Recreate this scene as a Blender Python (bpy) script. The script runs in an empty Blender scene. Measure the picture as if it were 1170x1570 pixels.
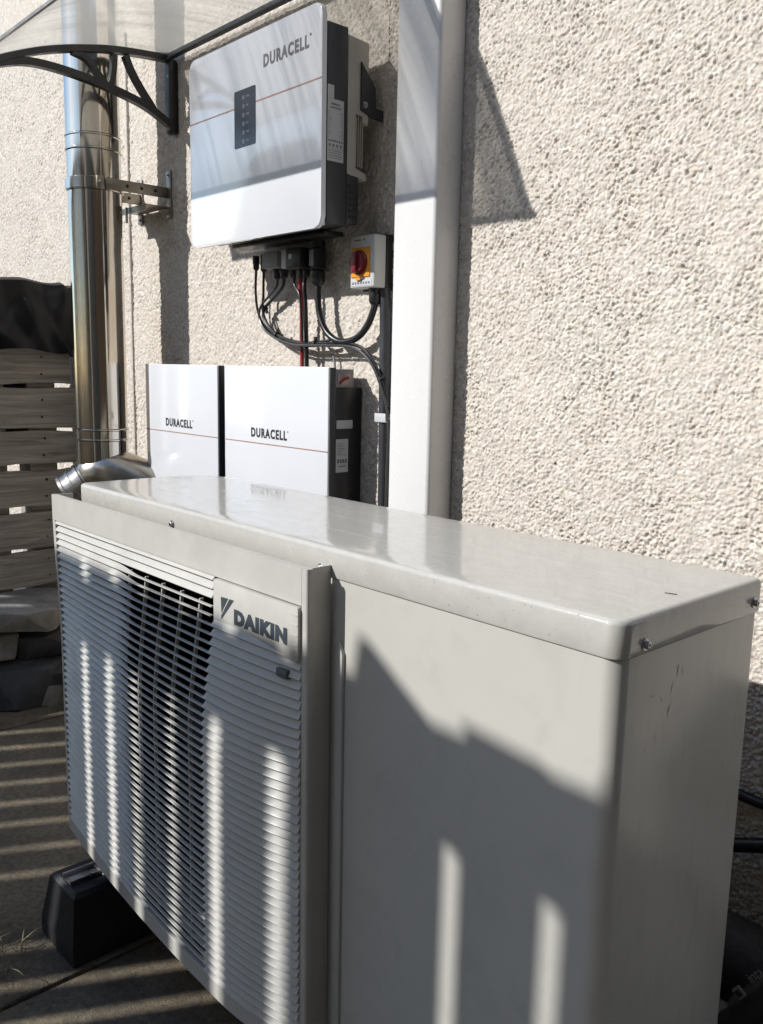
import bpy, bmesh, math, random
import numpy as np
from mathutils import Vector, Matrix, noise as mnoise

SC = bpy.context.scene
COL = SC.collection
RAD = math.radians
PI = math.pi
GZ = 0.88                       # height of the unit's lid seam above the ground; shapes below are given relative to it

# ------------------------------------------------------------------ camera, sky, sun, exposure
cam_d = bpy.data.cameras.new('camera')
cam = bpy.data.objects.new('camera', cam_d)
COL.objects.link(cam)
SC.camera = cam
yaw, pitch, roll = 0.8300726728764013, -0.16166217905263106, 0.02018537558616031
_f = Vector((-math.sin(yaw) * math.cos(pitch), math.cos(yaw) * math.cos(pitch), math.sin(pitch)))
_r = Vector((math.cos(yaw), math.sin(yaw), 0))
_u = _r.cross(_f)
_r2 = _r * math.cos(roll) + _u * math.sin(roll)
_u2 = -_r * math.sin(roll) + _u * math.cos(roll)
cam.matrix_world = Matrix(((_r2.x, _u2.x, -_f.x, 0.44158), (_r2.y, _u2.y, -_f.y, -0.72089),
                           (_r2.z, _u2.z, -_f.z, 0.27584 + GZ), (0, 0, 0, 1)))
cam_d.sensor_width = 36
cam_d.lens = 1337.19 / 1570 * 36
cam_d.clip_start = 0.02
cam_d.clip_end = 500

SUN_EL = math.atan2(0.73, math.hypot(0.53, 1.0))
SUN_AZ = math.atan2(-0.53, -1.0)          # compass-style angle from +Y towards +X
world = bpy.data.worlds.new('World')
SC.world = world
world.use_nodes = True
wn = world.node_tree
sky = wn.nodes.new('ShaderNodeTexSky')
sky.sky_type = 'NISHITA'
sky.sun_disc = False
sky.sun_elevation = SUN_EL
sky.sun_rotation = SUN_AZ % (2 * PI)
sky.altitude = 60
sky.air_density = 1.0
sky.dust_density = 0.4
sky.ozone_density = 2.0
wn.nodes['Background'].inputs['Strength'].default_value = 0.15
wn.links.new(sky.outputs['Color'], wn.nodes['Background'].inputs['Color'])

sun_d = bpy.data.lights.new('sun', 'SUN')
sun_d.energy = 4.4
sun_d.angle = RAD(0.5)
sun_d.color = (1.0, 0.98, 0.95)
sun = bpy.data.objects.new('sun', sun_d)
COL.objects.link(sun)
sun.rotation_euler = Vector((0.53, 1.0, -0.73)).to_track_quat('-Z', 'Y').to_euler()
sun.location = (-3, -6, 5)

SC.view_settings.view_transform = 'Standard'
SC.view_settings.look = 'None'
SC.view_settings.exposure = 0.27
SC.view_settings.gamma = 1.0
SC.view_settings.use_curve_mapping = False

# ------------------------------------------------------------------ materials
def nmat(name):
    m = bpy.data.materials.new(name)
    m.use_nodes = True
    nt = m.node_tree
    return m, nt, nt.nodes['Principled BSDF']

def N(nt, t, **kw):
    n = nt.nodes.new(t)
    for k, v in kw.items():
        if k in n.inputs: n.inputs[k].default_value = v
        else: setattr(n, k, v)
    return n

def coords(nt, scale=(1, 1, 1), rot=(0, 0, 0), kind='Object'):
    tc = nt.nodes.new('ShaderNodeTexCoord')
    mp = nt.nodes.new('ShaderNodeMapping')
    mp.inputs['Scale'].default_value = scale
    mp.inputs['Rotation'].default_value = rot
    nt.links.new(tc.outputs[kind], mp.inputs['Vector'])
    return mp.outputs['Vector']

def noise(nt, vec, scale, detail=4, rough=0.55, dist=0.0):
    n = nt.nodes.new('ShaderNodeTexNoise')
    n.inputs['Scale'].default_value = scale
    n.inputs['Detail'].default_value = detail
    n.inputs['Roughness'].default_value = rough
    n.inputs['Distortion'].default_value = dist
    nt.links.new(vec, n.inputs['Vector'])
    return n.outputs['Fac']

def ramp(nt, fac, stops, interp='LINEAR'):
    r = nt.nodes.new('ShaderNodeValToRGB')
    r.color_ramp.interpolation = interp
    els = r.color_ramp.elements
    while len(els) < len(stops): els.new(0.5)
    for e, (p, c) in zip(els, stops):
        e.position = p
        e.color = (c, c, c, 1) if isinstance(c, (int, float)) else (*c, 1)
    nt.links.new(fac, r.inputs['Fac'])
    return r.outputs['Color']

def mix(nt, fac, a, b, blend='MIX'):
    m = nt.nodes.new('ShaderNodeMix')
    m.data_type = 'RGBA'
    m.blend_type = blend
    for sock, v in ((m.inputs['Factor'], fac), (m.inputs['A'], a), (m.inputs['B'], b)):
        if isinstance(v, (int, float)): sock.default_value = v
        elif isinstance(v, tuple): sock.default_value = (*v, 1)
        else: nt.links.new(v, sock)
    return m.outputs['Result']

def bump(nt, bs, h, strength, dist):
    b = nt.nodes.new('ShaderNodeBump')
    b.inputs['Strength'].default_value = strength
    b.inputs['Distance'].default_value = dist
    nt.links.new(h, b.inputs['Height'])
    nt.links.new(b.outputs['Normal'], bs.inputs['Normal'])

def simple(name, col, rough=0.5, metal=0.0, var=0.12, vscale=9, bstr=0.0, bscale=200, rvar=0.12, coat=0.0, spec=0.5):
    m, nt, bs = nmat(name)
    v = coords(nt)
    f = noise(nt, v, vscale, 5, 0.6)
    lo = tuple(c * (1 - var) for c in col)
    hi = tuple(min(1, c * (1 + var * 0.6)) for c in col)
    nt.links.new(ramp(nt, f, [(0.3, lo), (0.7, hi)]), bs.inputs['Base Color'])
    f2 = noise(nt, v, vscale * 3.1, 4, 0.6)
    nt.links.new(ramp(nt, f2, [(0.3, max(0.02, rough - rvar)), (0.72, min(1, rough + rvar))]), bs.inputs['Roughness'])
    bs.inputs['Metallic'].default_value = metal
    bs.inputs['Specular IOR Level'].default_value = spec
    if coat:
        bs.inputs['Coat Weight'].default_value = coat
        bs.inputs['Coat Roughness'].default_value = 0.08
    if bstr:
        bump(nt, bs, noise(nt, v, bscale, 3), bstr, 0.001)
    return m

M = {}
# ivory powder coat of the heat pump
def m_ivory(name, col, rough, dirt):
    m, nt, bs = nmat(name)
    v = coords(nt)
    f = noise(nt, v, 6, 5, 0.6)
    base = ramp(nt, f, [(0.3, tuple(c * 0.96 for c in col)), (0.7, col)])
    sm = noise(nt, coords(nt, (9, 40, 9)), 1.6, 6, 0.65, 0.6)
    d = ramp(nt, sm, [(0.5, 0.0), (0.78, 1.0)])
    base = mix(nt, dirt, base, mix(nt, d, base, tuple(c * 0.72 for c in col)))
    sc = noise(nt, coords(nt, (18, 18, 5)), 3.0, 7, 0.75, 1.2)
    s = ramp(nt, sc, [(0.70, 0.0), (0.78, 1.0)])
    base = mix(nt, dirt * 0.5, base, mix(nt, s, base, tuple(c * 0.45 for c in col)))
    nt.links.new(base, bs.inputs['Base Color'])
    nt.links.new(ramp(nt, noise(nt, v, 7, 4, 0.55), [(0.32, rough - 0.03), (0.7, rough + 0.05)]), bs.inputs['Roughness'])
    bump(nt, bs, noise(nt, v, 900, 2), 0.05, 0.0006)
    return m
M['ivory'] = m_ivory('ivory_paint', (0.485, 0.470, 0.430), 0.20, 0.4)
def m_lid():
    m, nt, bs = nmat('lid_paint')
    col = (0.480, 0.466, 0.430)
    v = coords(nt)
    blot = noise(nt, coords(nt, (1, 2.6, 1)), 26, 7, 0.72, 0.8)
    film = noise(nt, coords(nt, (1, 1, 1)), 5, 5, 0.6)
    base = mix(nt, ramp(nt, blot, [(0.42, 0.0), (0.68, 1.0)]), col, tuple(c * 0.86 for c in col))
    base = mix(nt, ramp(nt, film, [(0.35, 0.0), (0.75, 0.5)]), base, tuple(c * 1.05 for c in col))
    spk = noise(nt, v, 210, 3, 0.6)
    base = mix(nt, ramp(nt, spk, [(0.67, 0.0), (0.73, 0.75)]), base, (0.2, 0.18, 0.15))
    nt.links.new(base, bs.inputs['Base Color'])
    r = ramp(nt, blot, [(0.36, 0.06), (0.52, 0.12), (0.72, 0.34)])
    nt.links.new(r, bs.inputs['Roughness'])
    bs.inputs['Coat Weight'].default_value = 0.12
    bs.inputs['Coat Roughness'].default_value = 0.03
    h = noise(nt, coords(nt, (1, 3, 1)), 30, 3, 0.5)
    bump(nt, bs, h, 0.05, 0.0005)
    return m
M['lid'] = m_lid()
M['grille'] = simple('grille_plastic', (0.480, 0.466, 0.430), 0.42, var=0.08, vscale=14, bstr=0.05, bscale=600)
M['logo_grey'] = simple('logo_slate', (0.045, 0.058, 0.072), 0.45)
M['hp_dark'] = simple('unit_interior', (0.012, 0.013, 0.015), 0.6)
M['fan'] = simple('fan_plastic', (0.03, 0.032, 0.035), 0.45)
M['scuff'] = simple('rubbed_scuff', (0.24, 0.235, 0.225), 0.6, var=0.3, vscale=90)
M['zinc'] = simple('zinc_screw', (0.45, 0.46, 0.48), 0.35, metal=1.0)
M['clipgrey'] = simple('clip_grey', (0.11, 0.12, 0.12), 0.5)
M['white_gloss'] = simple('white_gloss_panel', (0.67, 0.685, 0.72), 0.16, var=0.02, rvar=0.05, vscale=5, coat=0.7)
M['white_edge'] = simple('white_panel_edge', (0.66, 0.66, 0.66), 0.35, var=0.04)
M['upvc'] = simple('white_upvc', (0.66, 0.655, 0.645), 0.28, var=0.02, rvar=0.03, vscale=4)
M['charcoal'] = simple('charcoal_metal', (0.030, 0.033, 0.040), 0.42, var=0.15)
M['blackp'] = simple('black_plastic', (0.014, 0.014, 0.016), 0.40, var=0.2)
M['cable'] = simple('black_cable', (0.012, 0.012, 0.013), 0.36, var=0.2)
M['cable_grey'] = simple('grey_cable', (0.30, 0.30, 0.30), 0.45)
M['cable_dark'] = simple('slate_cable', (0.05, 0.05, 0.052), 0.34)
M['cable_red'] = simple('red_cable', (0.30, 0.018, 0.022), 0.38)
M['copperline'] = simple('copper_stripe', (0.40, 0.23, 0.16), 0.35, metal=0.25)
M['ink'] = simple('black_ink', (0.022, 0.022, 0.026), 0.5)
M['ink_grey'] = simple('grey_ink', (0.14, 0.145, 0.15), 0.5)
M['sticker'] = simple('silver_sticker', (0.50, 0.51, 0.53), 0.4, var=0.05)
M['alu'] = simple('cast_aluminium', (0.50, 0.47, 0.41), 0.5, metal=0.1, var=0.08)
M['grey_plastic'] = simple('grey_plastic', (0.24, 0.24, 0.238), 0.45, var=0.06)
M['pale_plastic'] = simple('pale_grey_plastic', (0.52, 0.53, 0.51), 0.42, var=0.06)
M['red'] = simple('red_plastic', (0.17, 0.010, 0.018), 0.35)
M['yellow'] = simple('amber_plastic', (0.72, 0.30, 0.02), 0.4)
M['rubber'] = simple('recycled_rubber', (0.010, 0.010, 0.012), 0.62, var=0.3, vscale=60, bstr=0.4, bscale=350)
M['display'] = simple('display_glass', (0.028, 0.032, 0.045), 0.18, var=0.05, rvar=0.04)
M['icon'] = simple('icon_grey', (0.16, 0.17, 0.19), 0.4)
M['pipewrap'] = simple('foam_wrap', (0.010, 0.010, 0.012), 0.7, var=0.3, vscale=40, bstr=0.3, bscale=200)
M['clear'] = simple('isolator_window', (0.34, 0.27, 0.25), 0.15)

def m_steel(name, tint=1.0):
    m, nt, bs = nmat(name)
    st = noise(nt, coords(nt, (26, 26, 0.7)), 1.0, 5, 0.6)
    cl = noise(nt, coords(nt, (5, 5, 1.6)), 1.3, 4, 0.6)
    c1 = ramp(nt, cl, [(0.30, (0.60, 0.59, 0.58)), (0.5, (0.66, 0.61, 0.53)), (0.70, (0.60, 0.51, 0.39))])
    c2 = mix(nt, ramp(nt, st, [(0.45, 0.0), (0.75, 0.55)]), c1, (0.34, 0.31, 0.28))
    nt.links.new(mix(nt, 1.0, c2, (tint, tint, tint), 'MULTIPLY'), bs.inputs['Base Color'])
    bs.inputs['Metallic'].default_value = 1.0
    nt.links.new(ramp(nt, noise(nt, coords(nt, (40, 40, 1.5)), 1.2, 5, 0.65), [(0.3, 0.06), (0.7, 0.19)]), bs.inputs['Roughness'])
    bump(nt, bs, noise(nt, coords(nt, (14, 14, 0.8)), 1.4, 3, 0.5), 0.12, 0.004)
    return m
M['steel'] = m_steel('flue_steel')
M['steel_dull'] = m_steel('flue_steel_dull', 0.6)
M['steel_smooth'] = simple('tee_steel', (0.46, 0.42, 0.36), 0.24, metal=1.0, var=0.2, vscale=7, rvar=0.05)
M['galv'] = simple('galvanised_steel', (0.30, 0.27, 0.23), 0.42, metal=0.85, var=0.25, vscale=20)

def m_render():
    m, nt, bs = nmat('roughcast_render')
    v = coords(nt)
    big = noise(nt, v, 2.2, 4, 0.55)
    mid = noise(nt, v, 38, 5, 0.65)
    base = ramp(nt, big, [(0.3, (0.590, 0.534, 0.466)), (0.52, (0.618, 0.556, 0.488)), (0.72, (0.592, 0.548, 0.486))])
    base = mix(nt, ramp(nt, mid, [(0.36, 0.45), (0.58, 0.0)]), base, (0.44, 0.40, 0.345))
    pits = noise(nt, v, 120, 3, 0.6)
    base = mix(nt, ramp(nt, pits, [(0.27, 0.6), (0.36, 0.0)]), base, (0.27, 0.245, 0.21))
    nt.links.new(base, bs.inputs['Base Color'])
    bs.inputs['Roughness'].default_value = 0.92
    bs.inputs['Specular IOR Level'].default_value = 0.15
    vo = nt.nodes.new('ShaderNodeTexVoronoi')
    vo.inputs['Scale'].default_value = 150
    nt.links.new(v, vo.inputs['Vector'])
    sep = nt.nodes.new('ShaderNodeSeparateColor')
    nt.links.new(vo.outputs['Color'], sep.inputs[0])
    base2 = mix(nt, ramp(nt, sep.outputs[0], [(0.0, 0.65), (0.45, 0.0)]), base, (0.46, 0.42, 0.365))
    base2 = mix(nt, ramp(nt, sep.outputs[1], [(0.87, 0.0), (0.94, 0.6)]), base2, (0.38, 0.365, 0.345))
    base2 = mix(nt, ramp(nt, sep.outputs[2], [(0.84, 0.0), (0.92, 0.7)]), base2, (0.70, 0.67, 0.62))
    st1 = noise(nt, coords(nt, (1, 1, 0.7)), 7, 5, 0.6)
    base2 = mix(nt, ramp(nt, st1, [(0.58, 0.0), (0.74, 0.45)]), base2, (0.50, 0.48, 0.42))
    st2 = noise(nt, coords(nt, (1.3, 1, 1)), 9.7, 4, 0.6)
    base2 = mix(nt, ramp(nt, st2, [(0.60, 0.0), (0.76, 0.4)]), base2, (0.57, 0.49, 0.43))
    nt.links.new(base2, bs.inputs['Base Color'])
    h = nt.nodes.new('ShaderNodeMath'); h.operation = 'SUBTRACT'
    nt.links.new(noise(nt, v, 230, 4, 0.7), h.inputs[0])
    nt.links.new(vo.outputs['Distance'], h.inputs[1])
    bump(nt, bs, h.outputs[0], 0.6, 0.0022)
    return m
M['render'] = m_render()

def m_concrete():
    m, nt, bs = nmat('old_concrete')
    v = coords(nt)
    a = noise(nt, v, 5, 7, 0.68)
    b = noise(nt, v, 75, 5, 0.7)
    base = ramp(nt, a, [(0.30, (0.100, 0.078, 0.050)), (0.55, (0.195, 0.155, 0.100)), (0.75, (0.285, 0.232, 0.155))])
    base = mix(nt, ramp(nt, b, [(0.34, 0.75), (0.6, 0.0)]), base, (0.055, 0.050, 0.042))
    grit = noise(nt, v, 300, 2, 0.5)
    base = mix(nt, ramp(nt, grit, [(0.62, 0.0), (0.70, 0.6)]), base, (0.24, 0.21, 0.165))
    moss = noise(nt, v, 9, 5, 0.7)
    base = mix(nt, ramp(nt, moss, [(0.62, 0.0), (0.75, 0.55)]), base, (0.070, 0.075, 0.040))
    nt.links.new(base, bs.inputs['Base Color'])
    bs.inputs['Roughness'].default_value = 0.9
    agg = noise(nt, v, 320, 3, 0.6)
    bump(nt, bs, mix(nt, 0.5, noise(nt, v, 110, 6, 0.8), agg), 1.0, 0.006)
    return m
M['concrete'] = m_concrete()
M['soil'] = simple('garden_soil', (0.055, 0.050, 0.034), 0.95, var=0.4, vscale=30, bstr=0.8, bscale=120)

def m_wood(name, c0, c1, axis):
    m, nt, bs = nmat(name)
    s = [22, 22, 22]; s[axis] = 1.1
    v = coords(nt, tuple(s))
    g = noise(nt, v, 2.2, 7, 0.66, 1.4)
    base = ramp(nt, g, [(0.28, c0), (0.5, tuple((a + b) / 2 for a, b in zip(c0, c1))), (0.74, c1)])
    s2 = [6, 6, 6]; s2[axis] = 1.7
    k = noise(nt, coords(nt, tuple(s2)), 1.7, 3, 0.5, 0.5)
    base = mix(nt, ramp(nt, k, [(0.66, 0.0), (0.76, 0.7)]), base, tuple(c * 0.35 for c in c0))
    nt.links.new(base, bs.inputs['Base Color'])
    bs.inputs['Roughness'].default_value = 0.85
    bs.inputs['Specular IOR Level'].default_value = 0.2
    bump(nt, bs, g, 0.7, 0.004)
    return m
M['wood_y'] = m_wood('weathered_pallet_wood', (0.16, 0.145, 0.125), (0.44, 0.41, 0.365), 1)
M['wood_z'] = m_wood('fence_timber', (0.07, 0.052, 0.036), (0.15, 0.112, 0.078), 2)
M['wood_x'] = m_wood('rail_timber', (0.07, 0.052, 0.036), (0.15, 0.112, 0.078), 0)
M['tarp'] = simple('black_tarpaulin', (0.010, 0.011, 0.016), 0.34, var=0.15, rvar=0.03, vscale=5)

def m_stone(name, c):
    m, nt, bs = nmat(name)
    v = coords(nt)
    a = noise(nt, v, 11, 7, 0.7)
    nt.links.new(ramp(nt, a, [(0.3, tuple(x * 0.5 for x in c)), (0.55, c), (0.78, tuple(x * 1.35 for x in c))]), bs.inputs['Base Color'])
    bs.inputs['Roughness'].default_value = 0.72
    bump(nt, bs, noise(nt, v, 60, 6, 0.7), 0.6, 0.005)
    return m
M['stone_grey'] = m_stone('grey_stone', (0.24, 0.225, 0.20))
M['stone_dark'] = m_stone('dark_stone', (0.075, 0.075, 0.078))
M['stone_pale'] = m_stone('pale_stone', (0.30, 0.27, 0.22))
M['straw'] = simple('dry_grass_blades', (0.20, 0.17, 0.09), 0.8, var=0.4, vscale=30)

def m_clear():
    m, nt, bs = nmat('clear_polycarbonate')
    nt.nodes.remove(bs)
    trn = nt.nodes.new('ShaderNodeBsdfTransparent'); trn.inputs['Color'].default_value = (0.96, 0.96, 0.95, 1)
    gl = nt.nodes.new('ShaderNodeBsdfGlossy'); gl.inputs['Roughness'].default_value = 0.1
    ms = nt.nodes.new('ShaderNodeMixShader'); ms.inputs[0].default_value = 0.05
    nt.links.new(trn.outputs[0], ms.inputs[1]); nt.links.new(gl.outputs[0], ms.inputs[2])
    nt.links.new(ms.outputs[0], nt.nodes['Material Output'].inputs['Surface'])
    return m
M['poly_clear'] = m_clear()
def m_poly():
    m, nt, bs = nmat('twinwall_polycarbonate')
    nt.nodes.remove(bs)
    out = nt.nodes['Material Output']
    st = noise(nt, coords(nt, (15, 0.9, 0.9)), 1.8, 5, 0.62, 0.5)
    fl = nt.nodes.new('ShaderNodeTexWave')
    fl.wave_type = 'BANDS'; fl.bands_direction = 'X'
    fl.inputs['Scale'].default_value = 30
    fl.inputs['Distortion'].default_value = 0.6
    nt.links.new(coords(nt), fl.inputs['Vector'])
    trn = nt.nodes.new('ShaderNodeBsdfTransparent')
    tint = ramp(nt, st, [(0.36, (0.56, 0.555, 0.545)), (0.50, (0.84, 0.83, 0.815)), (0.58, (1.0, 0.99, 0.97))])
    # shade put into the tint: low front edge and open end pass less light
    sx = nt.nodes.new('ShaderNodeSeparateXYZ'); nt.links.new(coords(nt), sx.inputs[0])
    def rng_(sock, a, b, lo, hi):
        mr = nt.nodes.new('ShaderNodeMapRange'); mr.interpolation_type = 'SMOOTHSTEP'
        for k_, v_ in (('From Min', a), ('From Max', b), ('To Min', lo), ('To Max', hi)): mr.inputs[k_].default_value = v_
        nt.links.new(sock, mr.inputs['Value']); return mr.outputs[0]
    edge_shade = rng_(sx.outputs['Y'], -.585, -.50, .45, 1.0)
    end_shade = rng_(sx.outputs['X'], .36, .46, 1.0, .34)
    tint = mix(nt, 1.0, mix(nt, 1.0, tint, edge_shade, 'MULTIPLY'), end_shade, 'MULTIPLY')
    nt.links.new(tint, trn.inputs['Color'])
    trl = nt.nodes.new('ShaderNodeBsdfTranslucent')
    nt.links.new(ramp(nt, fl.outputs['Fac'], [(0.0, (0.56, 0.54, 0.49)), (1.0, (0.66, 0.635, 0.58))]), trl.inputs['Color'])
    gl = nt.nodes.new('ShaderNodeBsdfGlossy')
    gl.inputs['Roughness'].default_value = 0.16
    gl.inputs['Color'].default_value = (0.9, 0.88, 0.84, 1)
    m1 = nt.nodes.new('ShaderNodeMixShader'); m1.inputs[0].default_value = 0.44
    nt.links.new(trn.outputs[0], m1.inputs[1]); nt.links.new(trl.outputs[0], m1.inputs[2])
    m2 = nt.nodes.new('ShaderNodeMixShader'); m2.inputs[0].default_value = 0.14
    nt.links.new(m1.outputs[0], m2.inputs[1]); nt.links.new(gl.outputs[0], m2.inputs[2])
    nt.links.new(m2.outputs[0], out.inputs['Surface'])
    return m
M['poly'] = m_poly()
M['blocker'] = m_wood('blocker_boards', (0.035, 0.026, 0.019), (0.07, 0.052, 0.038), 1)
M['gable'] = simple('blocker_render', (0.30, 0.29, 0.27), 0.9)

# ------------------------------------------------------------------ mesh helpers
class MB:
    """collects geometry; build() links it as ONE mesh object"""
    def __init__(s): s.bm = bmesh.new()
    def raw(s, verts, faces):
        vs = [s.bm.verts.new(v) for v in verts]
        out = []
        for f in faces:
            try: out.append(s.bm.faces.new([vs[i] for i in f]))
            except ValueError: pass
        return vs, out
    def box(s, x0, x1, y0, y1, z0, z1, bev=0.0, seg=2):
        v = [(x, y, z) for z in (z0, z1) for y in (y0, y1) for x in (x0, x1)]
        f = [(0, 2, 3, 1), (4, 5, 7, 6), (0, 1, 5, 4), (2, 6, 7, 3), (0, 4, 6, 2), (1, 3, 7, 5)]
        vs, fs = s.raw(v, f)
        if bev:
            es = list({e for fc in fs for e in fc.edges})
            bmesh.ops.bevel(s.bm, geom=es, offset=bev, segments=seg, profile=0.5, affect='EDGES', clamp_overlap=True)
        return s
    def obox(s, o, ux, uy, uz, bev=0.0):
        o, ux, uy, uz = map(Vector, (o, ux, uy, uz))
        v = [o + a * ux + b * uy + c * uz for c in (-.5, .5) for b in (-.5, .5) for a in (-.5, .5)]
        f = [(0, 2, 3, 1), (4, 5, 7, 6), (0, 1, 5, 4), (2, 6, 7, 3), (0, 4, 6, 2), (1, 3, 7, 5)]
        vs, fs = s.raw(v, f)
        if bev:
            es = list({e for fc in fs for e in fc.edges})
            bmesh.ops.bevel(s.bm, geom=es, offset=bev, segments=2, profile=0.5, affect='EDGES', clamp_overlap=True)
        return s
    def prism(s, pts, axis, a, b, bev=0.0, seg=2):
        """closed outline of 2-D points extruded along an axis from a to b"""
        def P(p, t):
            return (t, p[0], p[1]) if axis == 0 else ((p[0], t, p[1]) if axis == 1 else (p[0], p[1], t))
        n = len(pts)
        v = [P(p, a) for p in pts] + [P(p, b) for p in pts]
        f = [tuple(range(n)), tuple(range(2 * n - 1, n - 1, -1))] + [(i, i + n, (i + 1) % n + n, (i + 1) % n) for i in range(n)]
        vs, fs = s.raw(v, f)
        if bev:
            es = list(set(fs[0].edges) | set(fs[1].edges))
            bmesh.ops.bevel(s.bm, geom=es, offset=bev, segments=seg, profile=0.5, affect='EDGES', clamp_overlap=True)
        return s
    def tube(s, pts, r, n=10, caps=True, smoothpts=0):
        pts = [Vector(p) for p in pts]
        if smoothpts: pts = spline(pts, smoothpts)
        rs = r if isinstance(r, (list, tuple)) else [r] * len(pts)
        rings = []
        up = None
        for i, p in enumerate(pts):
            t = (pts[min(i + 1, len(pts) - 1)] - pts[max(i - 1, 0)]).normalized()
            if up is None:
                up = Vector((0, 0, 1)) if abs(t.z) < 0.9 else Vector((1, 0, 0))
            sd = t.cross(up).normalized()
            up = sd.cross(t).normalized()
            rings.append([s.bm.verts.new(p + (sd * math.cos(2 * PI * k / n) + up * math.sin(2 * PI * k / n)) * rs[i]) for k in range(n)])
        for a, b in zip(rings, rings[1:]):
            for k in range(n):
                s.bm.faces.new((a[k], a[(k + 1) % n], b[(k + 1) % n], b[k]))
        if caps:
            s.bm.faces.new(rings[0][::-1]); s.bm.faces.new(rings[-1])
        return s
    def cyl(s, p0, p1, r, n=20): return s.tube([p0, p1], r, n)
    def lathe(s, c, axis, prof, n=40, caps=False):
        """profile of (radius, distance along axis) spun about an axis through c"""
        c, a = Vector(c), Vector(axis).normalized()
        u = a.orthogonal().normalized(); w = a.cross(u)
        rings = [[s.bm.verts.new(c + a * h + (u * math.cos(2 * PI * k / n) + w * math.sin(2 * PI * k / n)) * r) for k in range(n)] for r, h in prof]
        for p, q in zip(rings, rings[1:]):
            for k in range(n):
                s.bm.faces.new((p[k], p[(k + 1) % n], q[(k + 1) % n], q[k]))
        if caps:
            s.bm.faces.new(rings[0][::-1]); s.bm.faces.new(rings[-1])
        return s
    def build(s, name, mat, parent=None, loc=None, smooth=35, recalc=True):
        """shapes are given relative to the lid seam; loc (or the parent) is the origin"""
        if recalc: bmesh.ops.recalc_face_normals(s.bm, faces=s.bm.faces)
        o = Vector(loc) if loc is not None else (parent['_w'] if parent and '_w' in parent else Vector((0, 0, -GZ)))
        o = Vector(o)
        me = bpy.data.meshes.new(name)
        bmesh.ops.translate(s.bm, verts=s.bm.verts, vec=-o)
        s.bm.to_mesh(me); s.bm.free()
        return link(name, me, mat, parent, o, smooth)

def link(name, me, mat, parent, o, smooth=35):
    ob = bpy.data.objects.new(name, me)
    COL.objects.link(ob)
    if mat: me.materials.append(mat)
    if smooth:
        me.shade_smooth()
        me.set_sharp_from_angle(angle=RAD(smooth))
    if parent: ob.parent = parent
    else: ob.location = Vector(o) + Vector((0, 0, GZ))
    ORG[ob.name] = Vector(o)
    return ob
ORG = {}
class _Org(dict): pass
def org(ob):
    return ORG[ob.name]

def B(mb, name, mat, parent=None, loc=None, smooth=35, recalc=True):
    """build a part: children share their thing's origin"""
    if loc is None: loc = org(parent) if parent else (0, 0, -GZ)
    return mb.build(name, mat, parent, loc, smooth, recalc)

def spline(pts, k=6):
    pts = [Vector(p) for p in pts]
    out = []
    ext = [2 * pts[0] - pts[1]] + pts + [2 * pts[-1] - pts[-2]]
    for i in range(1, len(ext) - 2):
        p0, p1, p2, p3 = ext[i - 1:i + 3]
        for j in range(k):
            t = j / k
            out.append(0.5 * ((2 * p1) + (p2 - p0) * t + (2 * p0 - 5 * p1 + 4 * p2 - p3) * t * t + (3 * p1 - p0 - 3 * p2 + p3) * t ** 3))
    out.append(pts[-1])
    return out

def thing(name, label, cat, loc, group=None):
    o = bpy.data.objects.new(name, None)
    o.empty_display_size = 0.05
    COL.objects.link(o)
    o.location = Vector(loc) + Vector((0, 0, GZ))
    ORG[o.name] = Vector(loc)
    o['label'] = label; o['category'] = cat
    if group: o['group'] = group
    return o

def tag(o, label, cat, group=None):
    o['label'] = label; o['category'] = cat
    if group: o['group'] = group
    return o

def struct(o):
    o['kind'] = 'structure'
    return o

def rrect(x0, x1, z0, z1, r, n=6):
    pts = []
    for cx, cz, a0 in ((x1 - r, z1 - r, 0), (x0 + r, z1 - r, 90), (x0 + r, z0 + r, 180), (x1 - r, z0 + r, 270)):
        for i in range(n + 1):
            a = RAD(a0 + 90 * i / n)
            pts.append((cx + r * math.cos(a), cz + r * math.sin(a)))
    return pts

def text(name, body, mat, parent, origin, ux, uz, width, height, bold=0.0, shear=0.0, thick=0.0004, spacing=1.0):
    """flat lettering from the built-in font, fitted into width x height at origin (lower left)"""
    cu = bpy.data.curves.new('lettering', 'FONT')
    cu.body = body; cu.size = 1.0; cu.offset = bold; cu.shear = shear; cu.extrude = 0.02
    cu.space_character = spacing
    cu.resolution_u = 3
    ob = bpy.data.objects.new('lettering', cu)
    COL.objects.link(ob)
    bpy.context.view_layer.update()
    me = bpy.data.meshes.new_from_object(ob.evaluated_get(bpy.context.evaluated_depsgraph_get()))
    bpy.data.objects.remove(ob); bpy.data.curves.remove(cu)
    co = np.empty(len(me.vertices) * 3); me.vertices.foreach_get('co', co); co = co.reshape(-1, 3)
    lo, hi = co.min(0), co.max(0)
    q = (co - lo) / (hi - lo)
    ux, uz = Vector(ux).normalized(), Vector(uz).normalized()
    un = ux.cross(uz)
    O = Vector(origin) - org(parent)
    w = np.array(O)[None] + q[:, :1] * width * np.array(ux)[None] + q[:, 1:2] * height * np.array(uz)[None] + (q[:, 2:3] - 0.25) * thick * np.array(un)[None]
    me.vertices.foreach_set('co', w.ravel()); me.update()
    return link(name, me, mat, parent, org(parent), 0)

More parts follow.
